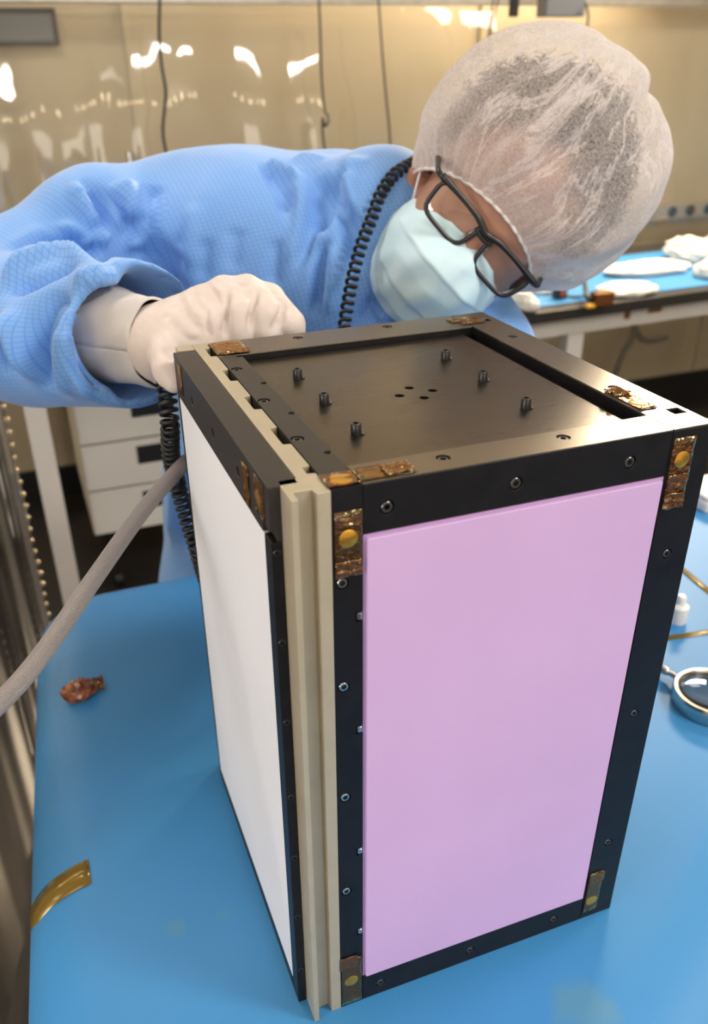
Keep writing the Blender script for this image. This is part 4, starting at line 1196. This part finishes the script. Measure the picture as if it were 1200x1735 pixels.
# ---- gown
gf = Field((-.40, .28, -.46), (.62, 1.12, .60), .0040)
UB = [A3((0.0188, 0.7170, 0.4346)), A3((0.0882, 0.7276, 0.4330)), A3((0.1620, 0.7254, 0.4332)), A3((0.2412, 0.6637, 0.4390)), A3((0.2764, 0.6006, 0.4466))]
gf.chain(UB, [.060, .068, .074, .070, .062], .03)
gf.chain([SHR, UB[1]], [.066, .07], .03)
gf.chain([A3((-0.0559, 0.6404, 0.4654)), A3((-0.0201, 0.6823, 0.4551))], [.042, .048], .02)
gf.cap(UB[4], NB, .060, .066, .02)
gf.chain([NB, A3((0.3127, 0.5319, 0.4045)), SHL], [.066, .066, .062], .03)
gf.chain([A3((0.1196, 0.6585, 0.3976)), A3((.20, .86, .15)), A3((.205, .89, -.02))], [.125, .126, .13], .05)
gf.chain([A3((0.2406, 0.5845, 0.3877)), A3((.24, .84, .15)), A3((.24, .88, -.02))], [.115, .13, .145], .05)
gf.chain([A3((.145, .875, .02)), A3((.14, .88, -.20)), A3((.135, .89, -.44))], [.115, .130, .150], .05)
gf.chain([A3((.25, .875, .02)), A3((.26, .88, -.20)), A3((.27, .89, -.44))], [.130, .145, .165], .05)
gf.chain([SHL, ELL, WRL], [.068, .066, .055], .02)
# right sleeve, wide at the cuff
sl = [SHR, A3((-0.1206, 0.6222, 0.4059)), ELR, A3((-0.1188, 0.5047, 0.3838)), CUR + (CUR - ELR) * .16]
gf.chain(sl[:3], [.064, .066, .074], .014)
gf.chain(sl[2:], [.074, .070, .062], .01)
fa = CUR - ELR; fa /= np.linalg.norm(fa)
cutn = fa * .80 + np.array([-.05, -.62, .12]); cutn /= np.linalg.norm(cutn)
cp = A3((-0.0350, 0.3931, 0.4007))
gf.half(cp, cutn, cp - .14, cp + .14)
gf.cap(A3((-0.0924, 0.4757, 0.3921)), cp + fa * .12, .050, .060, .004, op='sub')
# deep crease where the sleeve hangs over the chest
CR = [(-0.0377, 0.6041, 0.4974), (-0.0236, 0.5957, 0.4795), (-0.0105, 0.5856, 0.4541), (-0.0000, 0.5806, 0.4276), (0.0083, 0.5755, 0.3913)]
for i_ in range(4): gf.cap(CR[i_], CR[i_ + 1], .015 + .005 * i_, .020 + .005 * i_, .008, op='sub')
gV, gQ = gf.mesh(); del gf
gV = relax(gV, gQ, 6)
def snap(P):
    out = []
    for p in P:
        p = np.array(p); i = np.argmin(((gV - p) ** 2).sum(1)); out.append(gV[i])
    return out

FOLDS = [
    # sleeve
    ([(-0.0379, 0.6196, 0.4968), (-0.0222, 0.6167, 0.4782), (-0.0076, 0.6120, 0.4546), (0.0039, 0.6118, 0.4286), (-0.0217, 0.4117, 0.4518)], -.004, .010),
    ([(-0.0540, 0.6207, 0.5029), (-0.0517, 0.6078, 0.4885), (-0.0462, 0.5982, 0.4702), (-0.0361, 0.5961, 0.4476), (-0.0465, 0.4254, 0.4601)], .008, .0065),
    ([(-0.0459, 0.6137, 0.4901), (-0.0385, 0.6104, 0.4741), (-0.0351, 0.6023, 0.4576)], -.007, .008),
    ([(-0.0300, 0.6188, 0.4934), (-0.0181, 0.6139, 0.4660), (-0.0019, 0.6114, 0.4383), (-0.0168, 0.4272, 0.4434)], .006, .008),
    ([(-0.0779, 0.5912, 0.4645), (-0.0618, 0.5896, 0.4583), (-0.0524, 0.5880, 0.4476), (-0.0581, 0.4499, 0.4572)], .007, .006),
    ([(-0.0578, 0.5887, 0.4543), (-0.0459, 0.5890, 0.4420), (-0.0536, 0.3989, 0.4600)], -.007, .006),
    ([(-0.1368, 0.4752, 0.4485), (-0.1124, 0.4882, 0.4559), (-0.0859, 0.5745, 0.4461), (-0.0661, 0.5827, 0.4459), (-0.0539, 0.5850, 0.4380), (-0.0567, 0.3988, 0.4597)], -.010, .008),
    ([(-0.1404, 0.4596, 0.4399), (-0.1194, 0.4656, 0.4516), (-0.0977, 0.4620, 0.4562), (-0.0780, 0.4500, 0.4582), (-0.0637, 0.4135, 0.4598)], .009, .007),
    ([(-0.1391, 0.4498, 0.4350), (-0.1140, 0.4341, 0.4452), (-0.0963, 0.4274, 0.4521), (-0.0740, 0.4220, 0.4583)], -.010, .008),
    ([(-0.0887, 0.3944, 0.4446), (-0.0992, 0.3889, 0.4311), (-0.1100, 0.3899, 0.4140), (-0.1176, 0.3943, 0.3940), (-0.1201, 0.4041, 0.3684), (-0.1156, 0.4164, 0.3484)], -.015, .013),
    ([(-0.0845, 0.3876, 0.4440), (-0.0952, 0.3774, 0.4233), (-0.1030, 0.3770, 0.3940), (-0.1027, 0.3821, 0.3740), (-0.0982, 0.3978, 0.3499)], .007, .008),
    ([(-0.1452, 0.4381, 0.4178), (-0.1352, 0.4208, 0.4112), (-0.1338, 0.4139, 0.3939), (-0.1288, 0.4111, 0.3743), (-0.1184, 0.4136, 0.3536)], .010, .009),
    ([(-0.1480, 0.4322, 0.3995), (-0.1467, 0.4296, 0.3820), (-0.1438, 0.4322, 0.3644)], -.008, .010),
    ([(-0.0813, 0.3816, 0.4301), (-0.0878, 0.3763, 0.4138), (-0.0881, 0.3727, 0.3923), (-0.0831, 0.3718, 0.3740), (-0.0735, 0.3734, 0.3581)], -.008, .007),
    ([(-0.0864, 0.3797, 0.4331), (-0.0940, 0.3739, 0.4134), (-0.0937, 0.3709, 0.3899), (-0.0895, 0.3718, 0.3704), (-0.0819, 0.3821, 0.3503)], .007, .006),
    ([(-0.0858, 0.3941, 0.4465), (-0.0697, 0.3906, 0.4527), (-0.0512, 0.4022, 0.4517), (-0.0257, 0.4503, 0.4342)], .006, .007),
    ([(-0.1300, 0.5579, 0.4508), (-0.1060, 0.5780, 0.4579), (-0.0860, 0.5867, 0.4613)], .004, .010),
    ([(-0.0598, 0.4407, 0.3441), (-0.0585, 0.3857, 0.3530), (-0.0460, 0.4100, 0.3452)], -.005, .007),
    # torso
    ([(-0.0058, 0.6291, 0.4988), (0.0004, 0.6163, 0.4841), (0.0042, 0.6081, 0.4617)], .008, .014),
    ([(0.0296, 0.6286, 0.4952), (0.0179, 0.6129, 0.4790), (0.0130, 0.6050, 0.4461)], -.005, .010),
    ([(0.1500, 0.6138, 0.5111), (0.1500, 0.5857, 0.4986), (0.1535, 0.5605, 0.4834), (0.1487, 0.5405, 0.4635)], -.007, .007),
    ([(0.1485, 0.6159, 0.5121), (0.1620, 0.5991, 0.5047), (0.1761, 0.5683, 0.4960)], .007, .006),
    ([(0.1912, 0.5991, 0.5083), (0.1797, 0.5397, 0.4838), (0.1624, 0.5191, 0.4497), (0.1488, 0.5128, 0.4143)], -.008, .008),
    ([(0.1777, 0.5896, 0.5034), (0.1686, 0.5446, 0.4798), (0.1554, 0.5237, 0.4484), (0.1422, 0.5181, 0.4179)], .004, .009),
    ([(0.1979, 0.5700, 0.5059), (0.1859, 0.5259, 0.4781), (0.1711, 0.5150, 0.4538)], -.011, .008),
    ([(0.1782, 0.5069, 0.4498), (0.1702, 0.4989, 0.4219), (0.1652, 0.4972, 0.3940), (0.1602, 0.5043, 0.3646)], -.009, .008),
    ([(0.1835, 0.5000, 0.4445), (0.1782, 0.4902, 0.4098), (0.1732, 0.4931, 0.3701)], .005, .008),
    ([(0.2118, 0.5515, 0.5081), (0.1997, 0.5317, 0.4918), (0.2006, 0.5045, 0.4673), (0.2021, 0.4867, 0.4379), (0.2021, 0.4781, 0.4101)], -.009, .008),
    ([(0.2145, 0.5385, 0.5047), (0.2089, 0.5169, 0.4869), (0.2100, 0.4981, 0.4659)], .007, .009),
    ([(0.1865, 0.6237, 0.5121), (0.2022, 0.6182, 0.5127), (0.2057, 0.5899, 0.5113)], .004, .012),
    ([(0.2163, 0.5566, 0.5118), (0.2239, 0.5437, 0.5119), (0.2342, 0.5303, 0.5104)], .004, .011),
    ([(0.0660, 0.5586, 0.4500), (0.0606, 0.5526, 0.4272), (0.0556, 0.5516, 0.4059)], -.003, .008),
    ([(0.0967, 0.5525, 0.4595), (0.0924, 0.5441, 0.4398), (0.0862, 0.5392, 0.4140)], -.003, .009),
    ([(0.0452, 0.5731, 0.4502), (0.0354, 0.5747, 0.4261), (0.0038, 0.4278, 0.4278)], -.004, .008),
    ([(0.0623, 0.5862, 0.4817), (0.0513, 0.5673, 0.4487), (0.0443, 0.5607, 0.4153)], .003, .010),
    ([(0.1352, 0.5355, 0.4488), (0.1298, 0.5259, 0.4220), (0.1244, 0.5244, 0.3980)], -.004, .008),
    ([(0.2217, 0.4696, 0.3940), (0.2139, 0.4729, 0.3741), (0.2086, 0.4763, 0.3647)], -.008, .008),
    ([(0.2337, 0.4656, 0.3900), (0.2280, 0.4680, 0.3755), (0.2224, 0.4713, 0.3663)], .007, .008),
    ([(0.0536, 0.8419, 0.1021), (0.0418, 0.8260, 0.0420), (0.0272, 0.8422, -0.0659)], .008, .012),
    ([(0.0599, 0.8158, 0.0925), (0.0509, 0.8069, 0.0300), (0.0407, 0.8126, -0.0659)], -.008, .010),
    ([(0.0648, 0.8008, 0.0783), (0.0591, 0.7951, 0.0140), (0.0548, 0.7948, -0.0580)], .006, .010),
]
gV = folds(gV, gQ, [([np.array(p) for p in P], a * 1.8, w_) for P, a, w_ in FOLDS])
# broad soft creasing of the cloth
N_ = vnormals(gV, gQ)
gV = gV + N_ * (.0016 * snoise(gV, 38, 11) + .0007 * snoise(gV, 90, 12))[:, None]
gV = relax(gV, gQ, 1)
cz = A3((0, 0, 1))
bones = [(PEL, CH, .13, None), (A3((.17, .89, -.45)), PEL, .16, None), (UB[0], UB[4], .075, None),
         (SHR, ELR, .07, (0, 0, 1)), (ELR, CUR + fa * .05, .066, (0, 0, 1)), (SHL, ELL, .066, (0, 0, 1)), (ELL, WRL, .06, (0, 0, 1)), (NB, SHL, .066, None)]
gown = np_obj('gown', gV, gQ, gown_mat, person, bones)
# cuff hem ring following the cut
# trousers and shoes below the gown
tf = Field((-.10, .70, -.76), (.45, 1.06, -.25), .007)
for k_, a_ in ((KNR, ANR), (KNL, ANL)): tf.chain([k_ + A3((0, 0, .06)), k_, a_ + A3((0, 0, .03))], [.078, .072, .058], .01)
tV, tQ = tf.mesh(); np_obj('trousers', relax(tV, tQ, 2), tQ, collar_mat, person)
for a_ in (ANR, ANL):
    sf = Field(a_ + A3((-.07, -.20, -.085)), a_ + A3((.07, .09, .05)), .005)
    sf.chain([a_ + A3((0, .03, -.032)), a_ + A3((0, -.05, -.036)), a_ + A3((0, -.13, -.044))], [.046, .043, .034], .02)
    sf.half(a_ + A3((0, 0, -.076)), (0, 0, -1), a_ - .25, a_ + .25)
    sV, sQ = sf.mesh(); np_obj('shoe', relax(sV, sQ, 1), sQ, cuff_mat, person)

# collar band standing round the neck
hd_ = HP(0, -.060, -.115); nax = hd_ - NB; nax /= np.linalg.norm(nax)
e1 = np.cross(nax, A3((0, 1, 0))); e1 /= np.linalg.norm(e1); e2 = np.cross(nax, e1)
COLF = 1 if e2 @ A3((0, -1, 0)) > 0 else -1
rows = []
for j in range(7):
    t_ = j / 6
    rows.append([tuple(NB + nax * (.010 + .026 * t_ - .022 * t_ * math.sin(a) * COLF) + (e1 * math.cos(a) * (.075 - .006 * t_) + e2 * math.sin(a) * (.077 - .004 * t_)) * (1 + .02 * math.sin(5 * a + 4 * t_))) for a in [2 * math.pi * i / 56 for i in range(57)]])
co = obj('collar', MB().grid(rows), collar_mat, person, smooth=True, fixn=False)
sd = co.modifiers.new('thickness', 'SOLIDIFY'); sd.thickness = .004; sd.offset = 0

# ---- face mask with pleats
rows = []
NS, NT = 60, 50
def mprof(t):
    """front profile: (u, n) from nose bridge to under the chin"""
    K_ = [(-.006, -.004), (-.022, .013), (-.042, .024), (-.062, .021), (-.085, .012), (-.106, .000), (-.120, -.020), (-.124, -.040)]
    x = t * (len(K_) - 1); i = min(int(x), len(K_) - 2); f_ = x - i
    f_ = f_ * f_ * (3 - 2 * f_) * .35 + f_ * .65
    return (K_[i][0] * (1 - f_) + K_[i + 1][0] * f_, K_[i][1] * (1 - f_) + K_[i + 1][1] * f_)
for j in range(NT + 1):
    t_ = j / NT; u_, n_ = mprof(t_)
    row = []
    for i in range(NS + 1):
        s_ = -1 + 2 * i / NS
        a = s_ * math.radians(82)
        wid = .066 + .004 * math.sin(math.pi * min(1, t_ * 1.1)) - .020 * max(0, t_ - .35)
        back = -.075
        nn = back + (n_ - back) * math.cos(a) ** (.82 + .25 * (1 - t_))
        uu = u_ + (-.030 - .0) * (abs(s_) ** 1.8) * (1 - t_) + .030 * (abs(s_) ** 2) * t_
        ll = wid * math.sin(a)
        pl = ((t_ * 3.4) % 1.0)
        nn += .0030 * (pl - .5) * (1 - abs(s_) ** 3) * (1 if .12 < t_ < .95 else 0)
        nn += .0022 * math.sin(s_ * 9 + t_ * 7) * math.sin(t_ * 12 + s_ * 3) + .0012 * math.sin(s_ * 21 + t_ * 3)
        row.append(tuple(HP(ll, uu, nn)))
    rows.append(row)
mk = obj('face_mask', MB().grid(rows), mask_mat, person, smooth=True, fixn=False)
sd = mk.modifiers.new('thickness', 'SOLIDIFY'); sd.thickness = .0010; sd.offset = 0
loop_m = simple('white_elastic', (.80, .80, .80), .7)
for s_, ji in ((-1, 0), (1, NS)):
    for jj, end in ((0, HP(.084 * s_, .018, -.100)), (NT, HP(.084 * s_, -.030, -.112))):
        p0 = A3(rows[jj][ji]); mid = (p0 + A3(end)) / 2 + HL * s_ * .007
        obj('ear_loop', MB().tube(spline([p0, mid, end], 14), .0013, 8), loop_m, mk, smooth=True)

# ---- glasses
gl = None
def lens_path(s_, n=44, inset=0):
    pts = []
    hw, hh_, cr_ = .0262 - inset, .0168 - inset, .0085
    for i in range(n):
        a = 2 * math.pi * i / n
        ca, sa = math.cos(a), math.sin(a)
        e = 4.6
        r = (abs(ca / hw) ** e + abs(sa / hh_) ** e) ** (-1 / e)
        x, y = r * ca, r * sa
        x *= 1 + .10 * (y / hh_) * 1.0
        l = s_ * .0345 + x
        pts.append(HP(l, y - .002, -.9 * l * l * 1.2 + .004))
    return pts
m = MB()
for s_ in (-1, 1): m.tube(lens_path(s_), .0023, 10, closed=True)
# thick brow bar, bridge
def brow(l):
    dip = .0035 * math.exp(-(l / .010) ** 2)
    return HP(l, .0140 - dip + .0012 * math.sin(min(abs(l), .066) / .066 * 3.14), -1.08 * l * l + .0050)
m.tube([brow(l) for l in np.linspace(-.0665, .0665, 60)], [.0030 + .0004 * math.cos(i / 59 * 6.28 * 2) for i in range(60)], 10)
m.tube([HP(l, .0050 + 22 * l * l, .0050) for l in np.linspace(-.0110, .0110, 12)], .0022, 10)
gl = obj('glasses', m, black_plastic, person, smooth=True, fixn=False)
for s_ in (-1, 1):
    tp = [HP(.0640 * s_, .0125, -.0010), HP(.0715 * s_, .0130, -.0060), HP(.0755 * s_, .0125, -.030), HP(.0800 * s_, .0110, -.065), HP(.0830 * s_, .0080, -.098), HP(.084 * s_, -.008, -.118)]
    obj('temple', MB().tube(spline(tp, 30), .0026, 10), black_plastic, gl, smooth=True)
    P = lens_path(s_, inset=.0018); c0 = sum(P) / len(P)
    m = MB()
    n = len(P); vs = [tuple(c0 + HN * .0012)]
    for rr in (.33, .66, 1.0):
        vs += [tuple(c0 + (p - c0) * rr + HN * .0012 * (1 - rr * rr)) for p in P]
    fs = [(0, 1 + i, 1 + (i + 1) % n) for i in range(n)]
    for k in (0, 1): fs += [(1 + k * n + i, 1 + k * n + (i + 1) % n, 1 + (k + 1) * n + (i + 1) % n, 1 + (k + 1) * n + i) for i in range(n)]
    m.add(vs, fs)
    obj('lens', m, lens_mat, gl, smooth=True)
    obj('nose_pad', MB().tube([HP(.010 * s_, .002, .001), HP(.0115 * s_, -.006, -.003)], .0022, 8), lens_mat, gl, smooth=True)

# ---- sheer bouffant cap
CC = HP(.002, .064, -.116)
rc = HP(0, -.024, -.093); rn_ = HU * .85 - HN * .525; rn_ /= np.linalg.norm(rn_)
rf = HN * .85 + HU * .525; rf /= np.linalg.norm(rf)
NPH, NTT = 200, 90
rows = []
r_ = np.random.default_rng(21)
ph1 = [(r_.integers(3, 9), r_.uniform(0, 6.28), r_.uniform(1, 4)) for _ in range(5)]
ph2 = [(r_.integers(9, 22), r_.uniform(0, 6.28), r_.uniform(2, 9)) for _ in range(8)]
for j in range(NTT + 1):
    t_ = j / NTT
    row = []
    for i in range(NPH):
        a = 2 * math.pi * i / NPH
        ring = rc + HL * math.cos(a) * .083 + rf * math.sin(a) * (.107 if math.sin(a) > 0 else .104)
        v0 = ring - CC; r0 = np.linalg.norm(v0)
        d0 = v0 / r0
        # swing from the ring direction to the pole
        c_ = float(d0 @ rn_); om = math.acos(max(-1, min(1, c_)))
        tt_ = t_ ** .93
        d_ = (math.sin((1 - tt_) * om) * d0 + math.sin(tt_ * om) * rn_) / math.sin(om)
        R = .1255
        e = min(1, t_ / .16); e = e * e * (3 - 2 * e)
        rad = r0 + (R - r0) * e
        big = sum(math.sin(k * a + p + q * t_) for k, p, q in ph1) / 5
        sm = sum(abs(math.sin(k * a * .5 + p + q * t_ * 1.3)) - .63 for k, p, q in ph2) / 8
        rad += .0080 * big * e * (1 - t_ * .5) + .020 * sm * e * (1 - t_) ** .6
        rad += .0010 * math.sin(a * 44) * (1 - e)
        row.append(tuple(CC + d_ * rad))
    row.append(row[0]); rows.append(row)
cap = obj('bouffant_cap', MB().grid(rows), cap_mat, person, smooth=True, fixn=False)
ul = cap.data.uv_layers.new(name='cap'); w1_ = NPH + 1
for poly in cap.data.polygons:
    for li, vi in zip(poly.loop_indices, poly.vertices):
        ul.data[li].uv = ((vi % w1_) / NPH, (vi // w1_) / NTT)
ring = [rc + HL * math.cos(a) * .0815 + rf * math.sin(a) * (.1060 if math.sin(a) > 0 else .1025) + rn_ * .0005 * math.sin(a * 40) for a in [2 * math.pi * i / 160 for i in range(160)]]
obj('elastic_band', MB().tube(ring, .0018, 8, closed=True), simple('sheer_band', (.80, .74, .70), .8), cap, smooth=True)

# ---- gloved right hand gripping the rear corner of the box
WR = A3((-0.0190, 0.3479, 0.4061))
h_ = Field(A3((0.0342, 0.3214, 0.4143)) - .13, A3((0.0342, 0.3214, 0.4143)) + .13, .0019)
MCP = [(0.0101, 0.3417, 0.4337), (0.0306, 0.3429, 0.4400), (0.0498, 0.3398, 0.4403), (0.0671, 0.3363, 0.4327)]
PIP = [(0.0161, 0.3120, 0.4243), (0.0361, 0.3090, 0.4314), (0.0558, 0.3033, 0.4298), (0.0748, 0.2987, 0.4213)]
DIP = [(0.0142, 0.3066, 0.4060), (0.0335, 0.3035, 0.4084), (0.0544, 0.2989, 0.4092), (0.0747, 0.2961, 0.4047)]
TIP = [(0.0140, 0.3125, 0.3872), (0.0323, 0.3065, 0.3882), (0.0531, 0.3019, 0.3889), (0.0735, 0.2992, 0.3887)]
for a, b_, c_, d_, r0 in zip(MCP, PIP, DIP, TIP, (.0115, .0122, .0122, .0112)):
    h_.cap(WR, a, .018, .0140, .008)
    h_.cap(a, b_, .0132, r0, .0025)
for a, b_, c_, d_, r0 in zip(MCP, PIP, DIP, TIP, (.0108, .0118, .0118, .0110)):
    h_.cap(b_, c_, r0, r0 * .92, .0015); h_.cap(c_, d_, r0 * .92, r0 * .8, .0015)
h_.cap(WR, (0.0025, 0.3331, 0.4148), .024, .020, .012)
TH = [(-0.0208, 0.3365, 0.4165), (-0.0259, 0.3094, 0.4028), (-0.0271, 0.2954, 0.3950), (-0.0259, 0.2855, 0.3894)]
h_.chain(TH, [.017, .0125, .0112, .0085], .008)
h_.cap((-0.0220, 0.3470, 0.4027), (-0.0057, 0.3370, 0.4123), .0335, .030, .008)
h_.half((-0.0263, 0.3538, 0.4014), A3((-0.0278, 0.3575, 0.4005)) - A3((-0.0165, 0.3399, 0.4064)), A3((-0.0263, 0.3538, 0.4014)) - .07, A3((-0.0263, 0.3538, 0.4014)) + .07)
hV, hQ = h_.mesh(); del h_
hV = relax(hV, hQ, 2)

HF = [([(0.0324, 0.3324, 0.4513), (0.0271, 0.3139, 0.4426), (0.0241, 0.3062, 0.4336), (0.0206, 0.3013, 0.4220), (0.0188, 0.2994, 0.4145)], -.0042, .0026),
      ([(0.0552, 0.3235, 0.4484), (0.0484, 0.3070, 0.4420), (0.0423, 0.2981, 0.4315), (0.0380, 0.2951, 0.4182)], -.0042, .0026),
      ([(0.0723, 0.3086, 0.4366), (0.0659, 0.2957, 0.4308), (0.0605, 0.2917, 0.4240), (0.0552, 0.2895, 0.4183)], -.0042, .0026),
      ([(0.0344, 0.3254, 0.4487), (0.0409, 0.3225, 0.4459), (0.0438, 0.3140, 0.4429)], .0014, .003),
      ([(0.0116, 0.3158, 0.4377), (0.0072, 0.3058, 0.4282), (0.0085, 0.3014, 0.4162)], -.0030, .0026),
      ([(-0.0075, 0.3405, 0.4430), (-0.0073, 0.3167, 0.4345), (-0.0016, 0.3091, 0.4251), (0.0061, 0.3049, 0.4220)], -.0024, .0030),
      ([(-0.0017, 0.3387, 0.4445), (0.0001, 0.3172, 0.4359), (0.0059, 0.3083, 0.4296)], .0022, .0030),
      ([(0.0083, 0.3457, 0.4478), (0.0058, 0.3234, 0.4406), (0.0077, 0.3116, 0.4339)], -.0022, .0028),
      ([(0.0186, 0.3467, 0.4494), (0.0230, 0.3330, 0.4484), (0.0256, 0.3203, 0.4441)], .0018, .0030),
      ([(-0.0194, 0.3170, 0.4304), (-0.0150, 0.3097, 0.4221), (-0.0055, 0.3067, 0.4144), (0.0031, 0.3054, 0.4151)], -.0026, .0032),
      ([(-0.0238, 0.3129, 0.4231), (-0.0227, 0.3010, 0.4140), (-0.0165, 0.2983, 0.4074)], .0020, .0030),
      ([(-0.0303, 0.3001, 0.4130), (-0.0283, 0.2917, 0.4081), (-0.0241, 0.2885, 0.4056)], -.0022, .0028),
      ([(0.0401, 0.3312, 0.4503), (0.0438, 0.3271, 0.4484), (0.0514, 0.3261, 0.4497)], -.0016, .0025),
      ([(0.0596, 0.3195, 0.4455), (0.0632, 0.3139, 0.4414), (0.0705, 0.3158, 0.4392)], .0016, .0030),
      ([(-0.0252, 0.3190, 0.4284), (-0.0180, 0.3206, 0.4343), (-0.0104, 0.3263, 0.4400)], -.0014, .0030)]
hV = folds(hV, hQ, HF)
N_ = vnormals(hV, hQ); hV = hV + N_ * (.0006 * snoise(hV, 160, 31) + .0004 * snoise(hV, 320, 32))[:, None]
np_obj('glove', hV, hQ, glove_mat, person)
# left hand, out of sight low behind the box
h2 = Field(WRL - .13, WRL + .13, .003)
pd_ = A3((-.55, -.15, -.8)); pd_ /= np.linalg.norm(pd_); sd_ = np.cross(pd_, A3((0, 1, 0))); sd_ /= np.linalg.norm(sd_)
for k, (L_, r0) in enumerate(((.068, .010), (.075, .0105), (.071, .010), (.056, .009))):
    m0 = WRL + pd_ * .075 + sd_ * (.030 - .020 * k)
    h2.cap(WRL, m0, .019, .013, .01)
    m1 = m0 + pd_ * L_ * .5 + A3((0, .004, 0)); m2 = m0 + pd_ * L_ * .9 + A3((0, .020, 0))
    h2.cap(m0, m1, .0115, r0, .003); h2.cap(m1, m2, r0, r0 * .85, .002)
h2.chain([WRL, WRL + pd_ * .035 + sd_ * .035, WRL + pd_ * .06 + sd_ * .052], [.018, .0125, .010], .008)
qV, qQ = h2.mesh(); np_obj('glove', relax(qV, qQ, 1), qQ, glove_mat, person)
# knitted gauntlet of the right glove
GA = A3((-0.0870, 0.4791, 0.3907)); GB = A3((-0.0224, 0.3473, 0.4031))
gx = GB - GA; L_ = np.linalg.norm(gx); gx /= L_
ge1 = np.cross(gx, A3((0, 0, 1))); ge1 /= np.linalg.norm(ge1); ge2 = np.cross(gx, ge1)
rows = []
for j in range(31):
    t_ = j / 30
    rad = .0475 - .0155 * t_ - .002 * math.sin(t_ * 3.1)
    if t_ > .84: rad += .0012
    rows.append([tuple(GA + gx * L_ * t_ * 1.0 + (ge1 * math.cos(a) + ge2 * math.sin(a) * 1.08) * (rad + .0013 * math.sin(3 * a + t_ * 5) + .0008 * math.sin(7 * a + t_ * 11))) for a in [2 * math.pi * i / 60 for i in range(61)]])
ga = obj('gauntlet', MB().grid(rows), cuff_mat, person, smooth=True, fixn=False)
sd = ga.modifiers.new('thickness', 'SOLIDIFY'); sd.thickness = .0012; sd.offset = 0

# ---- coiled cords
def coil(name, path, rc_, pitch, rw, label, per=14):
    P = spline(path, 400); S_ = [0.0]
    for i in range(1, len(P)): S_.append(S_[-1] + float(np.linalg.norm(P[i] - P[i - 1])))
    tot = S_[-1]; turns = tot / pitch; n = int(turns * per)
    pts = []; ref = A3((1, .2, .1))
    for k in range(n + 1):
        s_ = tot * k / n; i = min(np.searchsorted(S_, s_), len(P) - 1); i0 = max(i - 1, 0); i1 = min(i + 1, len(P) - 1)
        f_ = (s_ - S_[i0]) / max(S_[i] - S_[i0], 1e-9) if i > i0 else 0
        p = P[i0] + (P[i] - P[i0]) * f_
        t = P[i1] - P[i0]; t /= np.linalg.norm(t)
        a1 = ref - t * (ref @ t); a1 /= np.linalg.norm(a1); a2 = np.cross(t, a1)
        ang = 2 * math.pi * k / per
        pts.append(p + (a1 * math.cos(ang) + a2 * math.sin(ang)) * rc_)
    return tag(obj(name, MB().tube(pts, rw, 6), black_rubber, None, smooth=True, fixn=False), label, 'coiled cord')
coil('coiled_cord', [(0.3137, 0.5558, 0.5166), (0.2850, 0.5269, 0.5120), (0.2554, 0.5082, 0.5037), (0.2344, 0.4938, 0.4874), (0.2197, 0.4812, 0.4674), (0.2045, 0.4689, 0.4478), (0.1895, 0.4535, 0.4232), (0.1790, 0.4398, 0.4040), (0.1675, 0.4235, 0.3799), (0.1498, 0.3925, 0.3377), (.15, .50, .25), (.14, .46, .10), (.10, .42, .012)],
     .0052, .0088, .0020, 'black coiled cord hanging from the collar down the front of the gown')
coil('coiled_cord', [(-0.0288, 0.3091, 0.3863), (-0.0305, 0.2993, 0.3749), (-0.0326, 0.2909, 0.3533), (-0.0320, 0.3079, 0.3209), (-0.0275, 0.3209, 0.2842), (-0.0229, 0.3186, 0.2525), (-0.0177, 0.3169, 0.2221), (-0.0100, 0.3304, 0.1778)],
     .0062, .0066, .0020, 'black coiled cord dropping from the gloved wrist behind the hose')
